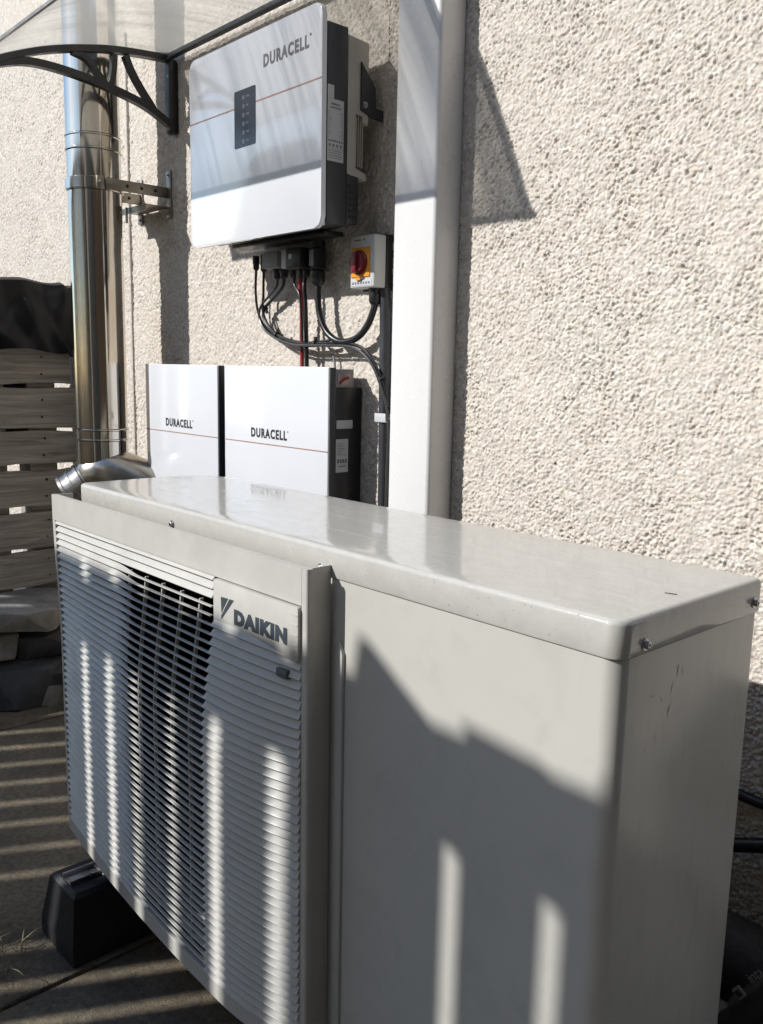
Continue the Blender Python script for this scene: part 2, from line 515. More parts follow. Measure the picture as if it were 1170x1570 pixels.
# ------------------------------------------------------------------ the house wall (roughcast relief modelled as geometry)
WY = 0.65
def relief(x0, x1, z0, z1, step, rng):
    """thrown render: gritty skin with small stones standing proud and irregular pits between them"""
    nx, nz = int(round((x1 - x0) / step)) + 1, int(round((z1 - z0) / step)) + 1
    area = (x1 - x0) * (z1 - z0)
    def splat(per, rmin, rmax, lo, hi, stretch, power):
        F = np.zeros((nz, nx))
        n = int(area * per)
        cx = rng.uniform(x0, x1, n); cz = rng.uniform(z0, z1, n)
        r = rmin + (rmax - rmin) * rng.random(n) ** power
        a = rng.uniform(0, PI, n); el = rng.uniform(1.0, stretch, n)
        hh = r * rng.uniform(lo, hi, n)
        ca, sa = np.cos(a), np.sin(a)
        K = int(math.ceil(rmax * math.sqrt(stretch) / step)) + 1
        ix = np.round((cx - x0) / step).astype(int); iz = np.round((cz - z0) / step).astype(int)
        for dx in range(-K, K + 1):
            for dz in range(-K, K + 1):
                jx, jz = ix + dx, iz + dz
                ok = (jx >= 0) & (jx < nx) & (jz >= 0) & (jz < nz)
                px = x0 + jx * step - cx; pz = z0 + jz * step - cz
                u = (px * ca + pz * sa) / np.sqrt(el); w = (pz * ca - px * sa) * np.sqrt(el)
                q = 1 - (u * u + w * w) / (r * r)
                ok &= q > 0
                np.maximum.at(F, (jz[ok], jx[ok]), hh[ok] * np.sqrt(q[ok]))
        return F
    def vn(cell, amp):
        gx, gz = int((x1 - x0) / cell) + 3, int((z1 - z0) / cell) + 3
        g = rng.random((gz, gx))
        X = np.arange(nx) * step / cell; Z = np.arange(nz) * step / cell
        xi = X.astype(int); zi = Z.astype(int)
        fx = (X - xi); fz = (Z - zi)[:, None]
        fx = fx * fx * (3 - 2 * fx); fz = fz * fz * (3 - 2 * fz)
        a = g[zi][:, xi] * (1 - fx) + g[zi][:, xi + 1] * fx
        b = g[zi + 1][:, xi] * (1 - fx) + g[zi + 1][:, xi + 1] * fx
        return (a * (1 - fz) + b * fz) * amp
    stones = splat(52000, 0.0015, 0.0038, 0.55, 1.0, 1.8, 1.8)
    pits = splat(34000, 0.0014, 0.0036, 0.8, 1.6, 2.6, 2.2)
    thin = np.clip((vn(0.09, 1.0) + vn(0.035, 1.0)) - .35, 0.25, 1.2)
    H = 0.0022 + stones * .8 - pits * thin + vn(0.06, 0.0016) + vn(0.012, 0.0009) + vn(0.005, 0.0006) + rng.random((nz, nx)) * 0.0006
    X, Z = np.meshgrid(x0 + np.arange(nx) * step, z0 + np.arange(nz) * step)
    V = np.stack([X, WY - H, Z], -1).reshape(-1, 3)
    i = (np.arange(nz - 1)[:, None] * nx + np.arange(nx - 1)[None]).ravel()
    F = np.stack([i, i + 1, i + nx + 1, i + nx], -1)
    return V, F

def make_wall():
    rng = np.random.default_rng(11)
    parts = [relief(-1.06, 0.42, -0.62, 1.30, 0.0019, rng),
             relief(-4.0, -1.06, -0.62, 1.45, 0.0034, rng)]
    def patch(x0, x1, z0, z1):
        v = np.array([(x0, WY - .002, z0), (x1, WY - .002, z0), (x1, WY - .002, z1), (x0, WY - .002, z1)], float)
        parts.append((v, np.array([(0, 1, 2, 3)])))
    patch(-8, -4.0, -0.95, 4.2); patch(0.42, .46, -0.95, 4.2)
    patch(-4.0, 0.42, -0.95, -0.62); patch(-1.06, 0.42, 1.30, 4.2); patch(-4.0, -1.06, 1.45, 4.2)
    # solid thickness behind the face
    x0, x1, z0, z1, yb = -8, .46, -0.95, 4.2, WY + 0.3
    v = np.array([(x0, WY + .004, z0), (x1, WY + .004, z0), (x1, WY + .004, z1), (x0, WY + .004, z1),
                  (x0, yb, z0), (x1, yb, z0), (x1, yb, z1), (x0, yb, z1)], float)
    parts.append((v, np.array([(3, 2, 6, 7), (0, 3, 7, 4), (1, 5, 6, 2), (5, 4, 7, 6), (0, 4, 5, 1), (0, 1, 2, 3)])))
    V = np.concatenate([p[0] for p in parts])
    off = np.cumsum([0] + [len(p[0]) for p in parts])
    F = np.concatenate([p[1] + o for p, o in zip(parts, off)])
    me = bpy.data.meshes.new('house_wall')
    me.vertices.add(len(V)); me.loops.add(len(F) * 4); me.polygons.add(len(F))
    o = np.array((-1.5, WY, -GZ))
    me.vertices.foreach_set('co', (V - o).ravel())
    me.loops.foreach_set('vertex_index', F.ravel().astype(np.int32))
    me.polygons.foreach_set('loop_start', np.arange(0, len(F) * 4, 4, dtype=np.int32))
    me.update(calc_edges=True); me.validate()
    w = link('house_wall', me, M['render'], None, o, 0)
    tag(w, 'cream roughcast rendered house wall behind the outdoor unit', 'wall')
    return w
wall = make_wall()
MB_ = MB()
MB_.tube([(-2.285, WY - .006, -.6), (-2.285, WY - .006, 1.3)], 0.006, 8)
B(MB_, 'stop_bead', M['render'], wall)

# ------------------------------------------------------------------ the ground
g = MB(); g.raw([(-60, -60, -GZ - .05), (60, -60, -GZ - .05), (60, 60, -GZ - .05), (-60, 60, -GZ - .05)], [(0, 1, 2, 3)])
struct(B(g, 'ground', M['soil'], None, (0, 0, -GZ - .05), 0))
pv = MB(); pv.box(-6.4, 1.6, -2.1, WY, -GZ - .049, -GZ - .02)
paving = struct(B(pv, 'paving', M['soil'], None, (0, 0, -GZ), 0))
rs = random.Random(4)
xs = [-1.055 + 1.24 * k for k in range(-4, 3)]
ys = [-2.05, -.72, .645]
for i in range(len(xs) - 1):
    for j in range(len(ys) - 1):
        gp = .0018
        dz = rs.uniform(-.003, .003)
        s = MB(); s.box(xs[i] + gp, xs[i + 1] - gp, ys[j] + gp, ys[j + 1] - gp, -GZ - .019, -GZ + dz, 0.006, 2)
        for v in s.bm.verts:
            v.co.x += rs.uniform(-.002, .002); v.co.y += rs.uniform(-.002, .002)
            if v.co.z > -GZ - .01: v.co.z += .004 * mnoise.noise(Vector((v.co.x * 3, v.co.y * 3, 1)))
        B(s, 'slab', M['concrete'], paving)

# dry grass in the corner of the paving
gb = MB()
for k in range(110):
    c = Vector((rs.gauss(-1.22, .09), rs.gauss(-.27, .05), -GZ))
    a = rs.uniform(0, 2 * PI); L = rs.uniform(.04, .11); lean = rs.uniform(.5, 1.3)
    d = Vector((math.cos(a), math.sin(a), 0)); w = d.cross(Vector((0, 0, 1))) * .0013
    p = [c + d * (L * math.sin(lean * t) * t) + Vector((0, 0, .5 * L * t * (1.25 - lean * t * .7) + .003)) for t in (0, .35, .7, 1)]
    gb.raw([p[0] - w, p[0] + w, p[1] + w, p[1] - w, p[2] + w * .7, p[2] - w * .7, p[3]], [(0, 1, 2, 3), (3, 2, 4, 5), (5, 4, 6)])
go = B(gb, 'dry_grass', M['straw'], None, (-1.22, -.27, -GZ), 0, False)
tag(go, 'tuft of dry straw coloured grass lying on the dark paving', 'grass'); go['kind'] = 'stuff'

# ------------------------------------------------------------------ heat pump
HX = -1.25; HD = 0.303; ZB = -0.725
hp = thing('heat_pump', 'large ivory outdoor heat pump unit with louvred grille beside the house wall', 'heat pump', (-.62, .15, ZB))

def sstep(t):
    t = max(0.0, min(1.0, t)); return t * t * (3 - 2 * t)
GX0, GX1 = -1.278, -0.439
def surf(x, z):
    b = .030 - .038 * ((x + .62) / .66) ** 2 if x < -.62 else .030 * (1 - ((x + .62) / .181) ** 2)
    return -(0.044 + b * sstep((0.0 - z) / 0.30))

def body_outline(ins=0.0, rb=0.10, rf=0.012):
    x0, x1, y0, y1 = HX + ins, -ins, ins, HD - ins
    pts = []
    for cx, cy, r, a0 in ((x1 - rf, y0 + rf, rf, 270), (x1 - rf * .5, y1 - rf * .5, rf * .5, 0), (x0 + rb, y1 - rb, rb, 90), (x0 + rf, y0 + rf, rf, 180)):
        n = 10
        for i in range(n + 1):
            a = RAD(a0 + 90 * i / n)
            pts.append((cx + r * math.cos(a), cy + r * math.sin(a)))
    return pts                   # counter-clockwise from the front right corner

def wallstrip(path, z0, z1, th, nz=1):
    """vertical sheet along an open plan path, with thickness to its left"""
    mb = MB(); P = [Vector((p[0], p[1])) for p in path]
    inn = []
    for i, p in enumerate(P):
        t = (P[min(i + 1, len(P) - 1)] - P[max(i - 1, 0)]).normalized()
        inn.append(p + Vector((-t.y, t.x)) * th)
    n = len(P)
    v = [(p.x, p.y, z) for z in (z0, z1) for p in P] + [(p.x, p.y, z) for z in (z0, z1) for p in inn]
    f = []
    for i in range(n - 1):
        f += [(i, i + 1, n + i + 1, n + i), (2 * n + i, 3 * n + i, 3 * n + i + 1, 2 * n + i + 1),
              (n + i, n + i + 1, 3 * n + i + 1, 3 * n + i), (i, 2 * n + i, 2 * n + i + 1, i + 1)]
    f += [(0, n, 3 * n, 2 * n), (n - 1, 3 * n - 1, 4 * n - 1, 2 * n - 1)]
    mb.raw(v, f); return mb

out = body_outline(0.002, rf=.020)
fr = [(-.66, .002)] + out[:22] + [(-.10, HD - .002)]
casing = B(wallstrip(fr, ZB, -.0015, .0012), 'casing', M['ivory'], hp)
bk = [(-.1012, HD - .002)] + out[22:44] + [(HX + .04, .002)]
B(wallstrip(bk, ZB, -.0015, .0012), 'coil_guard', M['clipgrey'], hp)
mb = MB(); mb.prism(body_outline(0.004), 2, ZB - .012, ZB + .001)
B(mb, 'base_pan', M['grille'], hp)
# black shroud round the fan behind the grille
mb = MB(); mb.box(-1.24, -.60, .20, .206, ZB + .005, -.01); mb.box(-.606, -.60, .004, .20, ZB + .005, -.01)
mb.box(-1.242, -1.236, .02, .20, ZB + .005, -.01)
B(mb, 'fan_shroud', M['hp_dark'], hp)
fm = MB(); fc = Vector((-.90, .09, -.37))
fm.lathe(fc, (0, -1, 0), [(.001, .05), (.05, .045), (.065, .02), (.065, -.02), (.001, -.02)], 24)
for k in range(3):
    a0 = k * 2 * PI / 3
    rows = []
    for j in range(6):
        rr = .06 + .19 * j / 5
        row = []
        for i in range(8):
            a = a0 + (i / 7) * (1.3 - .2 * j / 5) + .25 * j / 5
            row.append(fm.bm.verts.new(fc + Vector((rr * math.cos(a), -.04 + .08 * i / 7, rr * math.sin(a)))))
        rows.append(row)
    for r0, r1 in zip(rows, rows[1:]):
        for i in range(7): fm.bm.faces.new((r0[i], r0[i + 1], r1[i + 1], r1[i]))
B(fm, 'fan', M['fan'], hp)

# lid with rolled edge and pressed stiffening lines
def ring(ins, z, rb=.10, rf=.018):
    return [(x, y, z) for x, y in body_outline(ins, max(.01, rb - ins), max(.004, rf - ins))]
lm = MB(); rings = [ring(0.0, 0.0), ring(-.0008, .0015), ring(-.0008, .0335)]
for a in (15, 30, 45, 60, 75, 90):
    rings.append(ring(-.0008 + .0065 * (1 - math.cos(RAD(a))), .0335 + .0065 * math.sin(RAD(a))))
rings += [ring(.030, .0401), ring(.060, .0402)]
vr = [[lm.bm.verts.new(p) for p in r] for r in rings]
for a, b in zip(vr, vr[1:]):
    n = len(a)
    for k in range(n): lm.bm.faces.new((a[k], a[(k + 1) % n], b[(k + 1) % n], b[k]))
lm.bm.faces.new(vr[-1]); lm.bm.faces.new(vr[0][::-1])
for yy, xa, xb in ((.170, -1.05, -.045), (.090, -1.12, -.05), (.225, -.98, -.06)):
    lm.box(xa, xb, yy - .0015, yy + .0015, .0395, .04028, .0001, 1)
lid = B(lm, 'lid', M['lid'], hp, smooth=30)
def slotmark(x, y, L, W_):
    s = MB(); s.obox((x, y, .0403), (L, L * .35, 0), (-W_ * .35, W_, 0), (0, 0, .0008)); return s
B(slotmark(-.029, .141, .012, .0016), 'slot', M['hp_dark'], lid)
def screw(p, n, r=.0042):
    n = Vector(n).normalized(); p = Vector(p)
    s = MB()
    s.lathe(p, n, [(r * 1.55, 0), (r * 1.55, .0012), (r, .0014), (r, .0045), (r * .75, .0055), (r * .45, .0055), (r * .4, .004), (.0002, .004)], 12)
    return s
for p, n in (((-.87, -.0008, .011), (0, -1, 0)), ((-.465, -.0008, .009), (0, -1, 0)),
             ((.0008, .043, .010), (1, 0, 0)), ((.0008, .282, .013), (1, 0, 0))):
    B(screw(p, n), 'screw', M['zinc'], hp)

# grille ---------------------------------------------------------------
def band(x0, x1, z0, z1, nx, nz, depth=.012, back=None):
    mb = MB()
    F = [[mb.bm.verts.new((x, surf(x, z), z)) for x in np.linspace(x0, x1, nx)] for z in np.linspace(z0, z1, nz)]
    Bk = [[mb.bm.verts.new((x, (surf(x, z) + depth) if back is None else back, z)) for x in np.linspace(x0, x1, nx)] for z in np.linspace(z0, z1, nz)]
    for j in range(nz - 1):
        for i in range(nx - 1):
            mb.bm.faces.new((F[j][i], F[j][i + 1], F[j + 1][i + 1], F[j + 1][i]))
            mb.bm.faces.new((Bk[j][i], Bk[j + 1][i], Bk[j + 1][i + 1], Bk[j][i + 1]))
    for i in range(nx - 1):
        for j in (0, nz - 1):
            mb.bm.faces.new((F[j][i], F[j][i + 1], Bk[j][i + 1], Bk[j][i]))
    for j in range(nz - 1):
        for i in (0, nx - 1):
            mb.bm.faces.new((F[j][i], F[j + 1][i], Bk[j + 1][i], Bk[j][i]))
    return mb
ZT, Z1, Z2, Z3 = .017, -.034, -.672, -.702
top = band(GX0, GX1 - .0125, Z1, ZT, 40, 6, .010)
top.box(GX0, GX0 + .003, -.033, -.001, Z3, ZT - .0005)
grille = B(top, 'grille', M['grille'], hp)
# right return, flush with the rolled corner
mb = MB(); nz = 40; cols = []
for z in np.linspace(Z3, ZT, nz):
    s0 = surf(GX1, z)
    rc = .006
    rc = .004
    pr = [(GX1 - .0123, s0 + .010), (GX1 - .0123, s0 + .0002)] + [(GX1 - rc + rc * math.sin(RAD(a)), s0 + rc - rc * math.cos(RAD(a))) for a in (0, 20, 45, 70, 90)] + [(GX1, s0 + .010), (GX1 - .004, s0 + .0102), (GX1 - .004, -.0012), (GX1 - .007, -.0012), (GX1 - .007, s0 + .010)]
    cols.append([mb.bm.verts.new((x, y, z)) for x, y in pr])
n = len(cols[0])
for a, b in zip(cols, cols[1:]):
    for k in range(n): mb.bm.faces.new((a[k], a[(k + 1) % n], b[(k + 1) % n], b[k]))
mb.bm.faces.new(cols[0][::-1]); mb.bm.faces.new(cols[-1])
B(mb, 'grille_edge', M['grille'], hp)
mb = band(GX0 + .0032, GX1 - .0125, Z3, Z2, 40, 3, .012)
B(mb, 'grille_bottom_rail', M['grille'], hp)
mb = band(GX0, GX0 + .012, Z2 + .0004, Z1 - .0004, 3, 40, .012)
B(mb, 'grille_edge', M['grille'], hp)

# slats: closed ridges at the two ends, open blades in front of the fan
PITCH = 0.01375
zs = [-.0400 - PITCH * i for i in range(47)]
XO0, XO1 = -0.960, -0.652
def kopen(x, i, z):
    if i < 3: return 0.0
    x0 = -1.20
    return (.42 * sstep((x - x0) / .12) + .58 * sstep((x + 1.0) / .10)) * sstep((XO1 - .006 - x) / .008)
SX0, SX1 = GX0 + .0124, GX1 - .0126
xl = sorted(set(list(np.linspace(SX0, SX1, 72)) + list(np.linspace(XO1 - .02, XO1, 8)) + list(np.linspace(XO0, XO0 + .05, 6))))
for i, z in enumerate(zs):
    mb = MB(); secs = []
    xa = SX0; xb = SX1
    if i < 5: xb = -.668          # stop at the nameplate
    for x in [q for q in xl if q < xb] + [xb]:
        k = kopen(x, i, z)
        s0 = surf(x, z); lip = .0018
        d = (.0048 if x > XO1 - .01 else .0090) * (1 - k) + .0042 * k
        rise = .0124 * (1 - k) + .0010 * k
        pr = [(s0 - .0010, z - .0009), (s0 - .0013, z), (s0 - .0006, z + .0008), (s0 + d, z + rise), (s0 + d + .001, z + rise - .002), (s0 + .002, z - .0011)]
        secs.append([mb.bm.verts.new((x, a, b)) for a, b in pr])
    n = 6
    for a, b in zip(secs, secs[1:]):
        for k in range(n): mb.bm.faces.new((a[k], a[(k + 1) % n], b[(k + 1) % n], b[k]))
    mb.bm.faces.new(secs[0][::-1]); mb.bm.faces.new(secs[-1])
    B(mb, 'slat', M['grille'], grille)
# vertical guard bars behind the slats
for x in (-1.13, -1.073, -1.019, -.965, -.904, -.844, -.782, -.723):
    mb = MB(); pts = [(x, surf(x, z) + .0125, z) for z in np.linspace(-.082, -.66, 24)]
    ring_ = []
    for p in pts:
        ring_.append([mb.bm.verts.new((p[0] + a, p[1] + b, p[2])) for a, b in ((-.0016, 0), (.0016, 0), (.0016, .006), (-.0016, .006))])
    for a, b in zip(ring_, ring_[1:]):
        for k in range(4): mb.bm.faces.new((a[k], a[(k + 1) % 4], b[(k + 1) % 4], b[k]))
    mb.bm.faces.new(ring_[0]); mb.bm.faces.new(ring_[-1])
    B(mb, 'guard_bar', M['grille'], grille)
# nameplate with mark and lettering
npm = MB(); npm.prism(rrect(-.662, -.4522, -.1115, -.0362, .004), 1, surf(-.56, -.07) - .0016, surf(-.56, -.07) + .008, .0010)
plate = B(npm, 'nameplate', M['grille'], hp)
yp = surf(-.56, -.07) - .0018
for k in range(5):
    mb = MB(); mb.box(-.4675, -.4535, yp - .0006, yp + .0006, -.048 - k * PITCH, -.0468 - k * PITCH); B(mb, 'ridge', M['grille'], plate, smooth=0)
mk = MB()
mk.prism([(-.6405, -.0600), (-.6215, -.0592), (-.6395, -.0838)], 1, yp - .0003, yp + .0006)
mk.prism([(-.6178, -.0590), (-.6060, -.0586), (-.6400, -.0945), (-.6400, -.0885)], 1, yp - .0003, yp + .0006)
B(mk, 'emblem', M['logo_grey'], plate, smooth=0)
text('lettering', 'DAIKIN', M['logo_grey'], plate, (-.6055, yp, -.0945), (1, 0, .012), (0, 0, 1), .1300, .0235, bold=.078, shear=.0, spacing=1.14)
mb = MB(); mb.box(-.497, -.473, surf(-.485, -.13) - .004, surf(-.485, -.13) + .012, -.1405, -.1285, .0015)
B(mb, 'sensor_clip', M['clipgrey'], hp)
# pressed rib on the casing beside the grille
mb = MB(); mb.prism([(-.430, -.10), (-.4225, -.085), (-.415, -.10), (-.415, -.70), (-.430, -.70)], 1, -.0035, .0025, .0015)
B(mb, 'pressed_rib', M['ivory'], hp)
# scuffs on the end panel and small chips on the front
rk = random.Random(12)
for y, z, L, a, w in ((.118, -.035, .016, 1.35, .0016), (.128, -.038, .012, 1.5, .0009), (.108, -.052, .014, 1.2, .0012), (.070, -.052, .010, .1, .0008), (.088, -.060, .009, 1.9, .0008), (.105, -.075, .018, 1.25, .0013), (.080, -.100, .010, 1.4, .0008), (.062, -.108, .008, 1.1, .0010)):
    mb = MB(); pts = []
    for k in range(5):
        t = k / 4 - .5
        pts.append((-.0018 + .0001, y + L * t * math.cos(a) + rk.uniform(-.0006, .0006), z + L * t * math.sin(a)))
    n_ = Vector((0, -math.sin(a), math.cos(a))) * w * .5
    vs = [Vector(p) + n_ * (1 - abs(k - 2) / 2.2) for k, p in enumerate(pts)] + [Vector(p) - n_ * (1 - abs(k - 2) / 2.2) for k, p in enumerate(pts)]
    mb.raw(vs, [(k, k + 1, k + 6, k + 5) for k in range(4)])
    B(mb, 'scuff', M['scuff'], casing, smooth=0, recalc=False)
# runner feet under the unit
for x in (-1.145, -.135):
    mb = MB(); mb.box(x - .03, x + .03, -.035, .335, ZB - .0135, ZB - .0122)
    B(mb, 'foot', M['ivory'], hp)

# rubber support blocks
def block(x, label):
    t = thing('support_block', label, 'support block', (x, .15, -GZ), 'rubber blocks carrying the heat pump')
    w0, w1, y0, y1 = .078, .058, -.122, .44
    h0, hm, h1 = -GZ + .001, -GZ + .035, ZB - .0165
    mb = MB(); n = 1
    rows = [(w0 - .004, 0.0, h0), (w0, 0.0, h0 + .004), (w0, 0.0, hm), (w1, .014, h1 - .008), (w1 - .008, .022, h1)]
    vr = [[mb.bm.verts.new(p) for p in ((x - w, y0 + e, z), (x + w, y0 + e, z), (x + w, y1 - e, z), (x - w, y1 - e, z))] for w, e, z in rows]
    for a, b in zip(vr, vr[1:]):
        for k in range(4): mb.bm.faces.new((a[k], a[(k + 1) % 4], b[(k + 1) % 4], b[k]))
    mb.bm.faces.new(vr[0][::-1]); mb.bm.faces.new(vr[-1])
    B(mb, 'rubber_body', M['rubber'], t, smooth=0)
    mb = MB(); zt = h1 + .0002
    for s in (-1, 1): mb.box(x + s * .0185 - .002, x + s * .0185 + .002, y0 + .024, y1 - .03, zt, zt + .009)
    mb.box(x - .0165, x + .0165, y0 + .024, y1 - .03, zt, zt + .0008)
    B(mb, 'metal_channel', M['zinc'], t, smooth=0)
block(-1.1455, 'black rubber block with a metal channel under the grille end of the heat pump')
block(-.135, 'black rubber block hidden under the plain panelled end of the heat pump')

# ------------------------------------------------------------------ white cable trunking
t = thing('trunking', 'tall white square plastic trunking fixed upright to the rendered wall', 'trunking', (-.895, .61, -GZ))
mb = MB(); mb.prism([(-.957 + .009 * (1 - math.cos(RAD(a))), .5735 + .009 * (1 - math.sin(RAD(a)))) for a in (0, 22, 45, 67, 90)] +
                    [(-.832 - .009 * (1 - math.sin(RAD(a))), .5735 + .009 * (1 - math.cos(RAD(a)))) for a in (0, 22, 45, 67, 90)] +
                    [(-.832, .643), (-.957, .643)], 2, -.86, 2.6)
B(mb, 'cover', M['upvc'], t)
mb = MB(); mb.box(-.9555, -.8335, .6432, .6478, -.86, 2.6)
B(mb, 'back_tray', M['upvc'], t)

# ------------------------------------------------------------------ inverter
iv = thing('inverter', 'white wall inverter with dark display strip mounted above the two batteries', 'inverter', (-1.335, .55, .57))
YF = .472
mb = MB(); mb.prism(rrect(-1.604, -1.072, .572, 1.018, .022), 1, YF, YF + .0125, .0025, 3)
fp = B(mb, 'front_panel', M['white_gloss'], iv)
text('lettering', 'DURACELL', M['ink_grey'], fp, (-1.282, YF - .0002, .9350), (1, 0, .012), (0, 0, 1), .166, .0275, bold=.042, spacing=1.20)
text('lettering', '®', M['ink_grey'], fp, (-1.1135, YF - .0002, .9590), (1, 0, 0), (0, 0, 1), .006, .006, bold=.0)
for a, b in ((-1.6035, -1.4012), (-1.3128, -1.0725)):
    mb = MB(); mb.box(a, b, YF - .0004, YF + .0006, .8685, .8715); B(mb, 'stripe', M['copperline'], fp, smooth=0)
mb = MB(); mb.prism(rrect(-1.4005, -1.3135, .7805, .9065, .004), 1, YF - .0008, YF + .002)
dp = B(mb, 'display', M['display'], iv)
for k in range(6):
    z = .889 - k * .0192
    mb = MB(); mb.box(-1.367, -1.357, YF - .0011, YF - .0004, z - .005, z + .004); 
    mb.box(-1.351, -1.351 + (.010 if k % 2 else .013), YF - .0011, YF - .0004, z - .002, z + .002)
    B(mb, 'icon', M['icon'], dp, smooth=0)
mb = MB(); mb.box(-1.598, -1.0785, YF + .0128, YF + .0165, .578, 1.012, .001)
B(mb, 'panel_backing', M['white_edge'], iv)
mb = MB(); mb.box(-1.585, -1.0745, YF + .0168, .545, .584, .985, .003)
bd = B(mb, 'housing', M['charcoal'], iv)
mb = MB(); mb.box(-1.56, -1.0755, .5454, .578, .590, .690, .002)
vt = B(mb, 'vent_box', M['charcoal'], iv)
for k in range(6):
    mb = MB(); mb.box(-1.0757, -1.0742, .550, .575, .600 + k * .013, .606 + k * .013)
    B(mb, 'louvre', M['blackp'], vt, smooth=0)
# cast aluminium back
hs = MB(); hs.prism([(.5454, .972), (.604, .968), (.604, .800), (.588, .804), (.588, .818), (.566, .820), (.566, .706), (.600, .700), (.600, .684), (.5454, .692)], 0, -1.56, -1.0755, .002)
sink = B(hs, 'heat_sink', M['alu'], iv)
for k in range(5):
    mb = MB(); mb.box(-1.5, -1.082, .568 + k * .006, .5705 + k * .006, .712, .816); B(mb, 'fin', M['alu'], sink, smooth=0)
for x in (-1.0750, -1.575):
    e = MB(); e.prism([(.580, .925), (.621, .880), (.6215, .838), (.6445, .838), (.6445, .815), (.612, .818), (.580, .828)], 0, x - .004, x + .004, .001)
    er = B(e, 'mounting_ear', M['charcoal'], iv)
    B(screw((x + .004, .591, .8395), (1, 0, 0), .0045), 'screw', M['zinc'], er)
mb = MB(); mb.box(-1.56, -1.25, .6402, .649, .70, .90); B(mb, 'wall_plate', M['galv'], iv)
# rating label (side)
xs_ = -1.0744
def sideplate(nm, y0, y1, z0, z1, m, par, th=.0004, sk=0.0):
    mb = MB(); mb.box(xs_ - .0002, xs_ + th, y0, y1, z0, z1); return B(mb, nm, m, par, smooth=0)
lb = sideplate('rating_label', .4895, .5335, .7105, .8350, M['sticker'], iv)
l2 = sideplate('code_label', .4895, .5065, .8354, .8620, M['sticker'], iv)
text('lettering', 'DURACELL', M['ink'], lb, (xs_ + .0005, .4990, .8230), (0, 1, 0), (0, 0, 1), .024, .0042, thick=.0003)
rq = random.Random(8)
def printline(y0, y1, z, h=.0011, par=None, m=None):
    mb = MB(); mb.box(xs_ + .0003, xs_ + .0006, y0, y1, z, z + h); return mb
pm = MB()
def pl(y0, y1, z, h): pm.box(xs_ + .0003, xs_ + .0006, y0, y1, z, z + h)
pl(.497, .527, .8165, .0026)
for k in range(13):
    z = .8085 - k * .0042
    pl(.4915, .4915 + rq.uniform(.004, .011), z, .0010); pl(.5315 - rq.uniform(.004, .009), .5315, z, .0010)
pl(.4912, .518, .7500, .0028); pl(.520, .524, .7490, .0045); pl(.527, .531, .7490, .0045)
for k in range(4): pl(.4935 + k * .010, .4985 + k * .010, .7400, .0050)
pl(.4896, .5334, .7360, .0006)
for k in range(4): pl(.4920, .5310 - rq.uniform(0, .006), .7310 - k * .0047, .0011)
B(pm, 'print', M['ink_grey'], lb, smooth=0)
# terminal cover and connectors underneath
mb = MB(); mb.box(-1.530, -1.150, .545, .600, .573, .5835, .002); B(mb, 'terminal_plate', M['blackp'], iv)
mb = MB(); mb.box(-1.440, -1.375, .575, .635, .520, .5595, .002); B(mb, 'port_cover', M['grey_plastic'], iv)
mb = MB(); mb.box(-1.365, -1.335, .580, .635, .516, .5595, .002); B(mb, 'port_cover', M['sticker'], iv)
mb = MB(); mb.box(-1.333, -1.275, .570, .640, .512, .5595, .003); B(mb, 'connector_block', M['blackp'], iv)
mb = MB(); mb.box(-1.320, -1.308, .5695, .5703, .534, .546); B(mb, 'sticker', M['sticker'], iv)
for x, z0, r in ((-1.512, .528, .0095), (-1.478, .522, .0095), (-1.418, .500, .0125), (-1.390, .500, .0125), (-1.352, .500, .009), (-1.318, .497, .011), (-1.298, .497, .011)):
    mb = MB(); mb.lathe((x, .607, z0), (0, 0, 1), [(r * .5, -.004), (r * .8, 0), (r * .85, .012), (r, .013), (r, .5598 - z0 - (.040 if -1.43 < x < -1.34 else (.048 if x > -1.33 else 0)))], 12, True)
    B(mb, 'connector', M['blackp'], iv)
mb = MB(); mb.lathe((-1.250, .605, .470), (0, 0, 1), [(.008, 0), (.014, .006), (.0175, .012), (.0175, .034), (.0145, .036), (.0195, .040), (.0195, .085), (.0165, .088), (.0165, .118)], 16, True)
B(mb, 'cable_gland', M['blackp'], iv)
mb = MB(); mb.box(-1.258, -1.242, .5835, .5865, .515, .552, .001); B(mb, 'gland_latch', M['grey_plastic'], iv)

# ------------------------------------------------------------------ rotary isolator
rs_ = thing('isolator_switch', 'grey isolator box with red rotary knob on a yellow plate', 'switch', (-1.072, .62, .455))
mb = MB(); mb.box(-1.1135, -1.0315, .590, .6255, .4555, .5690, .004, 3); bx = B(mb, 'cover', M['pale_plastic'], rs_)
mb = MB(); mb.box(-1.1115, -1.0310, .6258, .648, .4500, .5720, .003); B(mb, 'back_box', M['blackp'], rs_)
mb = MB(); mb.box(-1.108, -1.045, .5875, .5902, .4785, .5425, .004, 3); B(mb, 'plate', M['yellow'], rs_)
kc = Vector((-1.079, .5874, .5100))
mb = MB(); mb.lathe(kc, (0, -1, 0), [(.0265, 0), (.0265, .004), (.0225, .005), (.0225, .010), (.0215, .011), (.0002, .011)], 32)
kb = B(mb, 'knob', M['red'], rs_)
mb = MB(); mb.prism(rrect(kc.x - .006, kc.x + .006, kc.z - .023, kc.z + .021, .004), 1, kc.y - .019, kc.y - .0105, .002)
B(mb, 'grip', M['red'], kb)
mb = MB(); mb.box(kc.x - .010, kc.x + .006, .5845, .5872, .472, .4775); B(mb, 'pointer_tab', M['yellow'], rs_)
mb = MB(); mb.box(-1.108, -1.040, .5894, .5902, .4600, .4720); pt = B(mb, 'legend_strip', M['sticker'], rs_, smooth=0)
mb = MB()
for k in range(7): mb.box(-1.105 + k * .009, -1.0995 + k * .009, .5890, .5896, .4635, .4685)
B(mb, 'print', M['ink_grey'], pt, smooth=0)
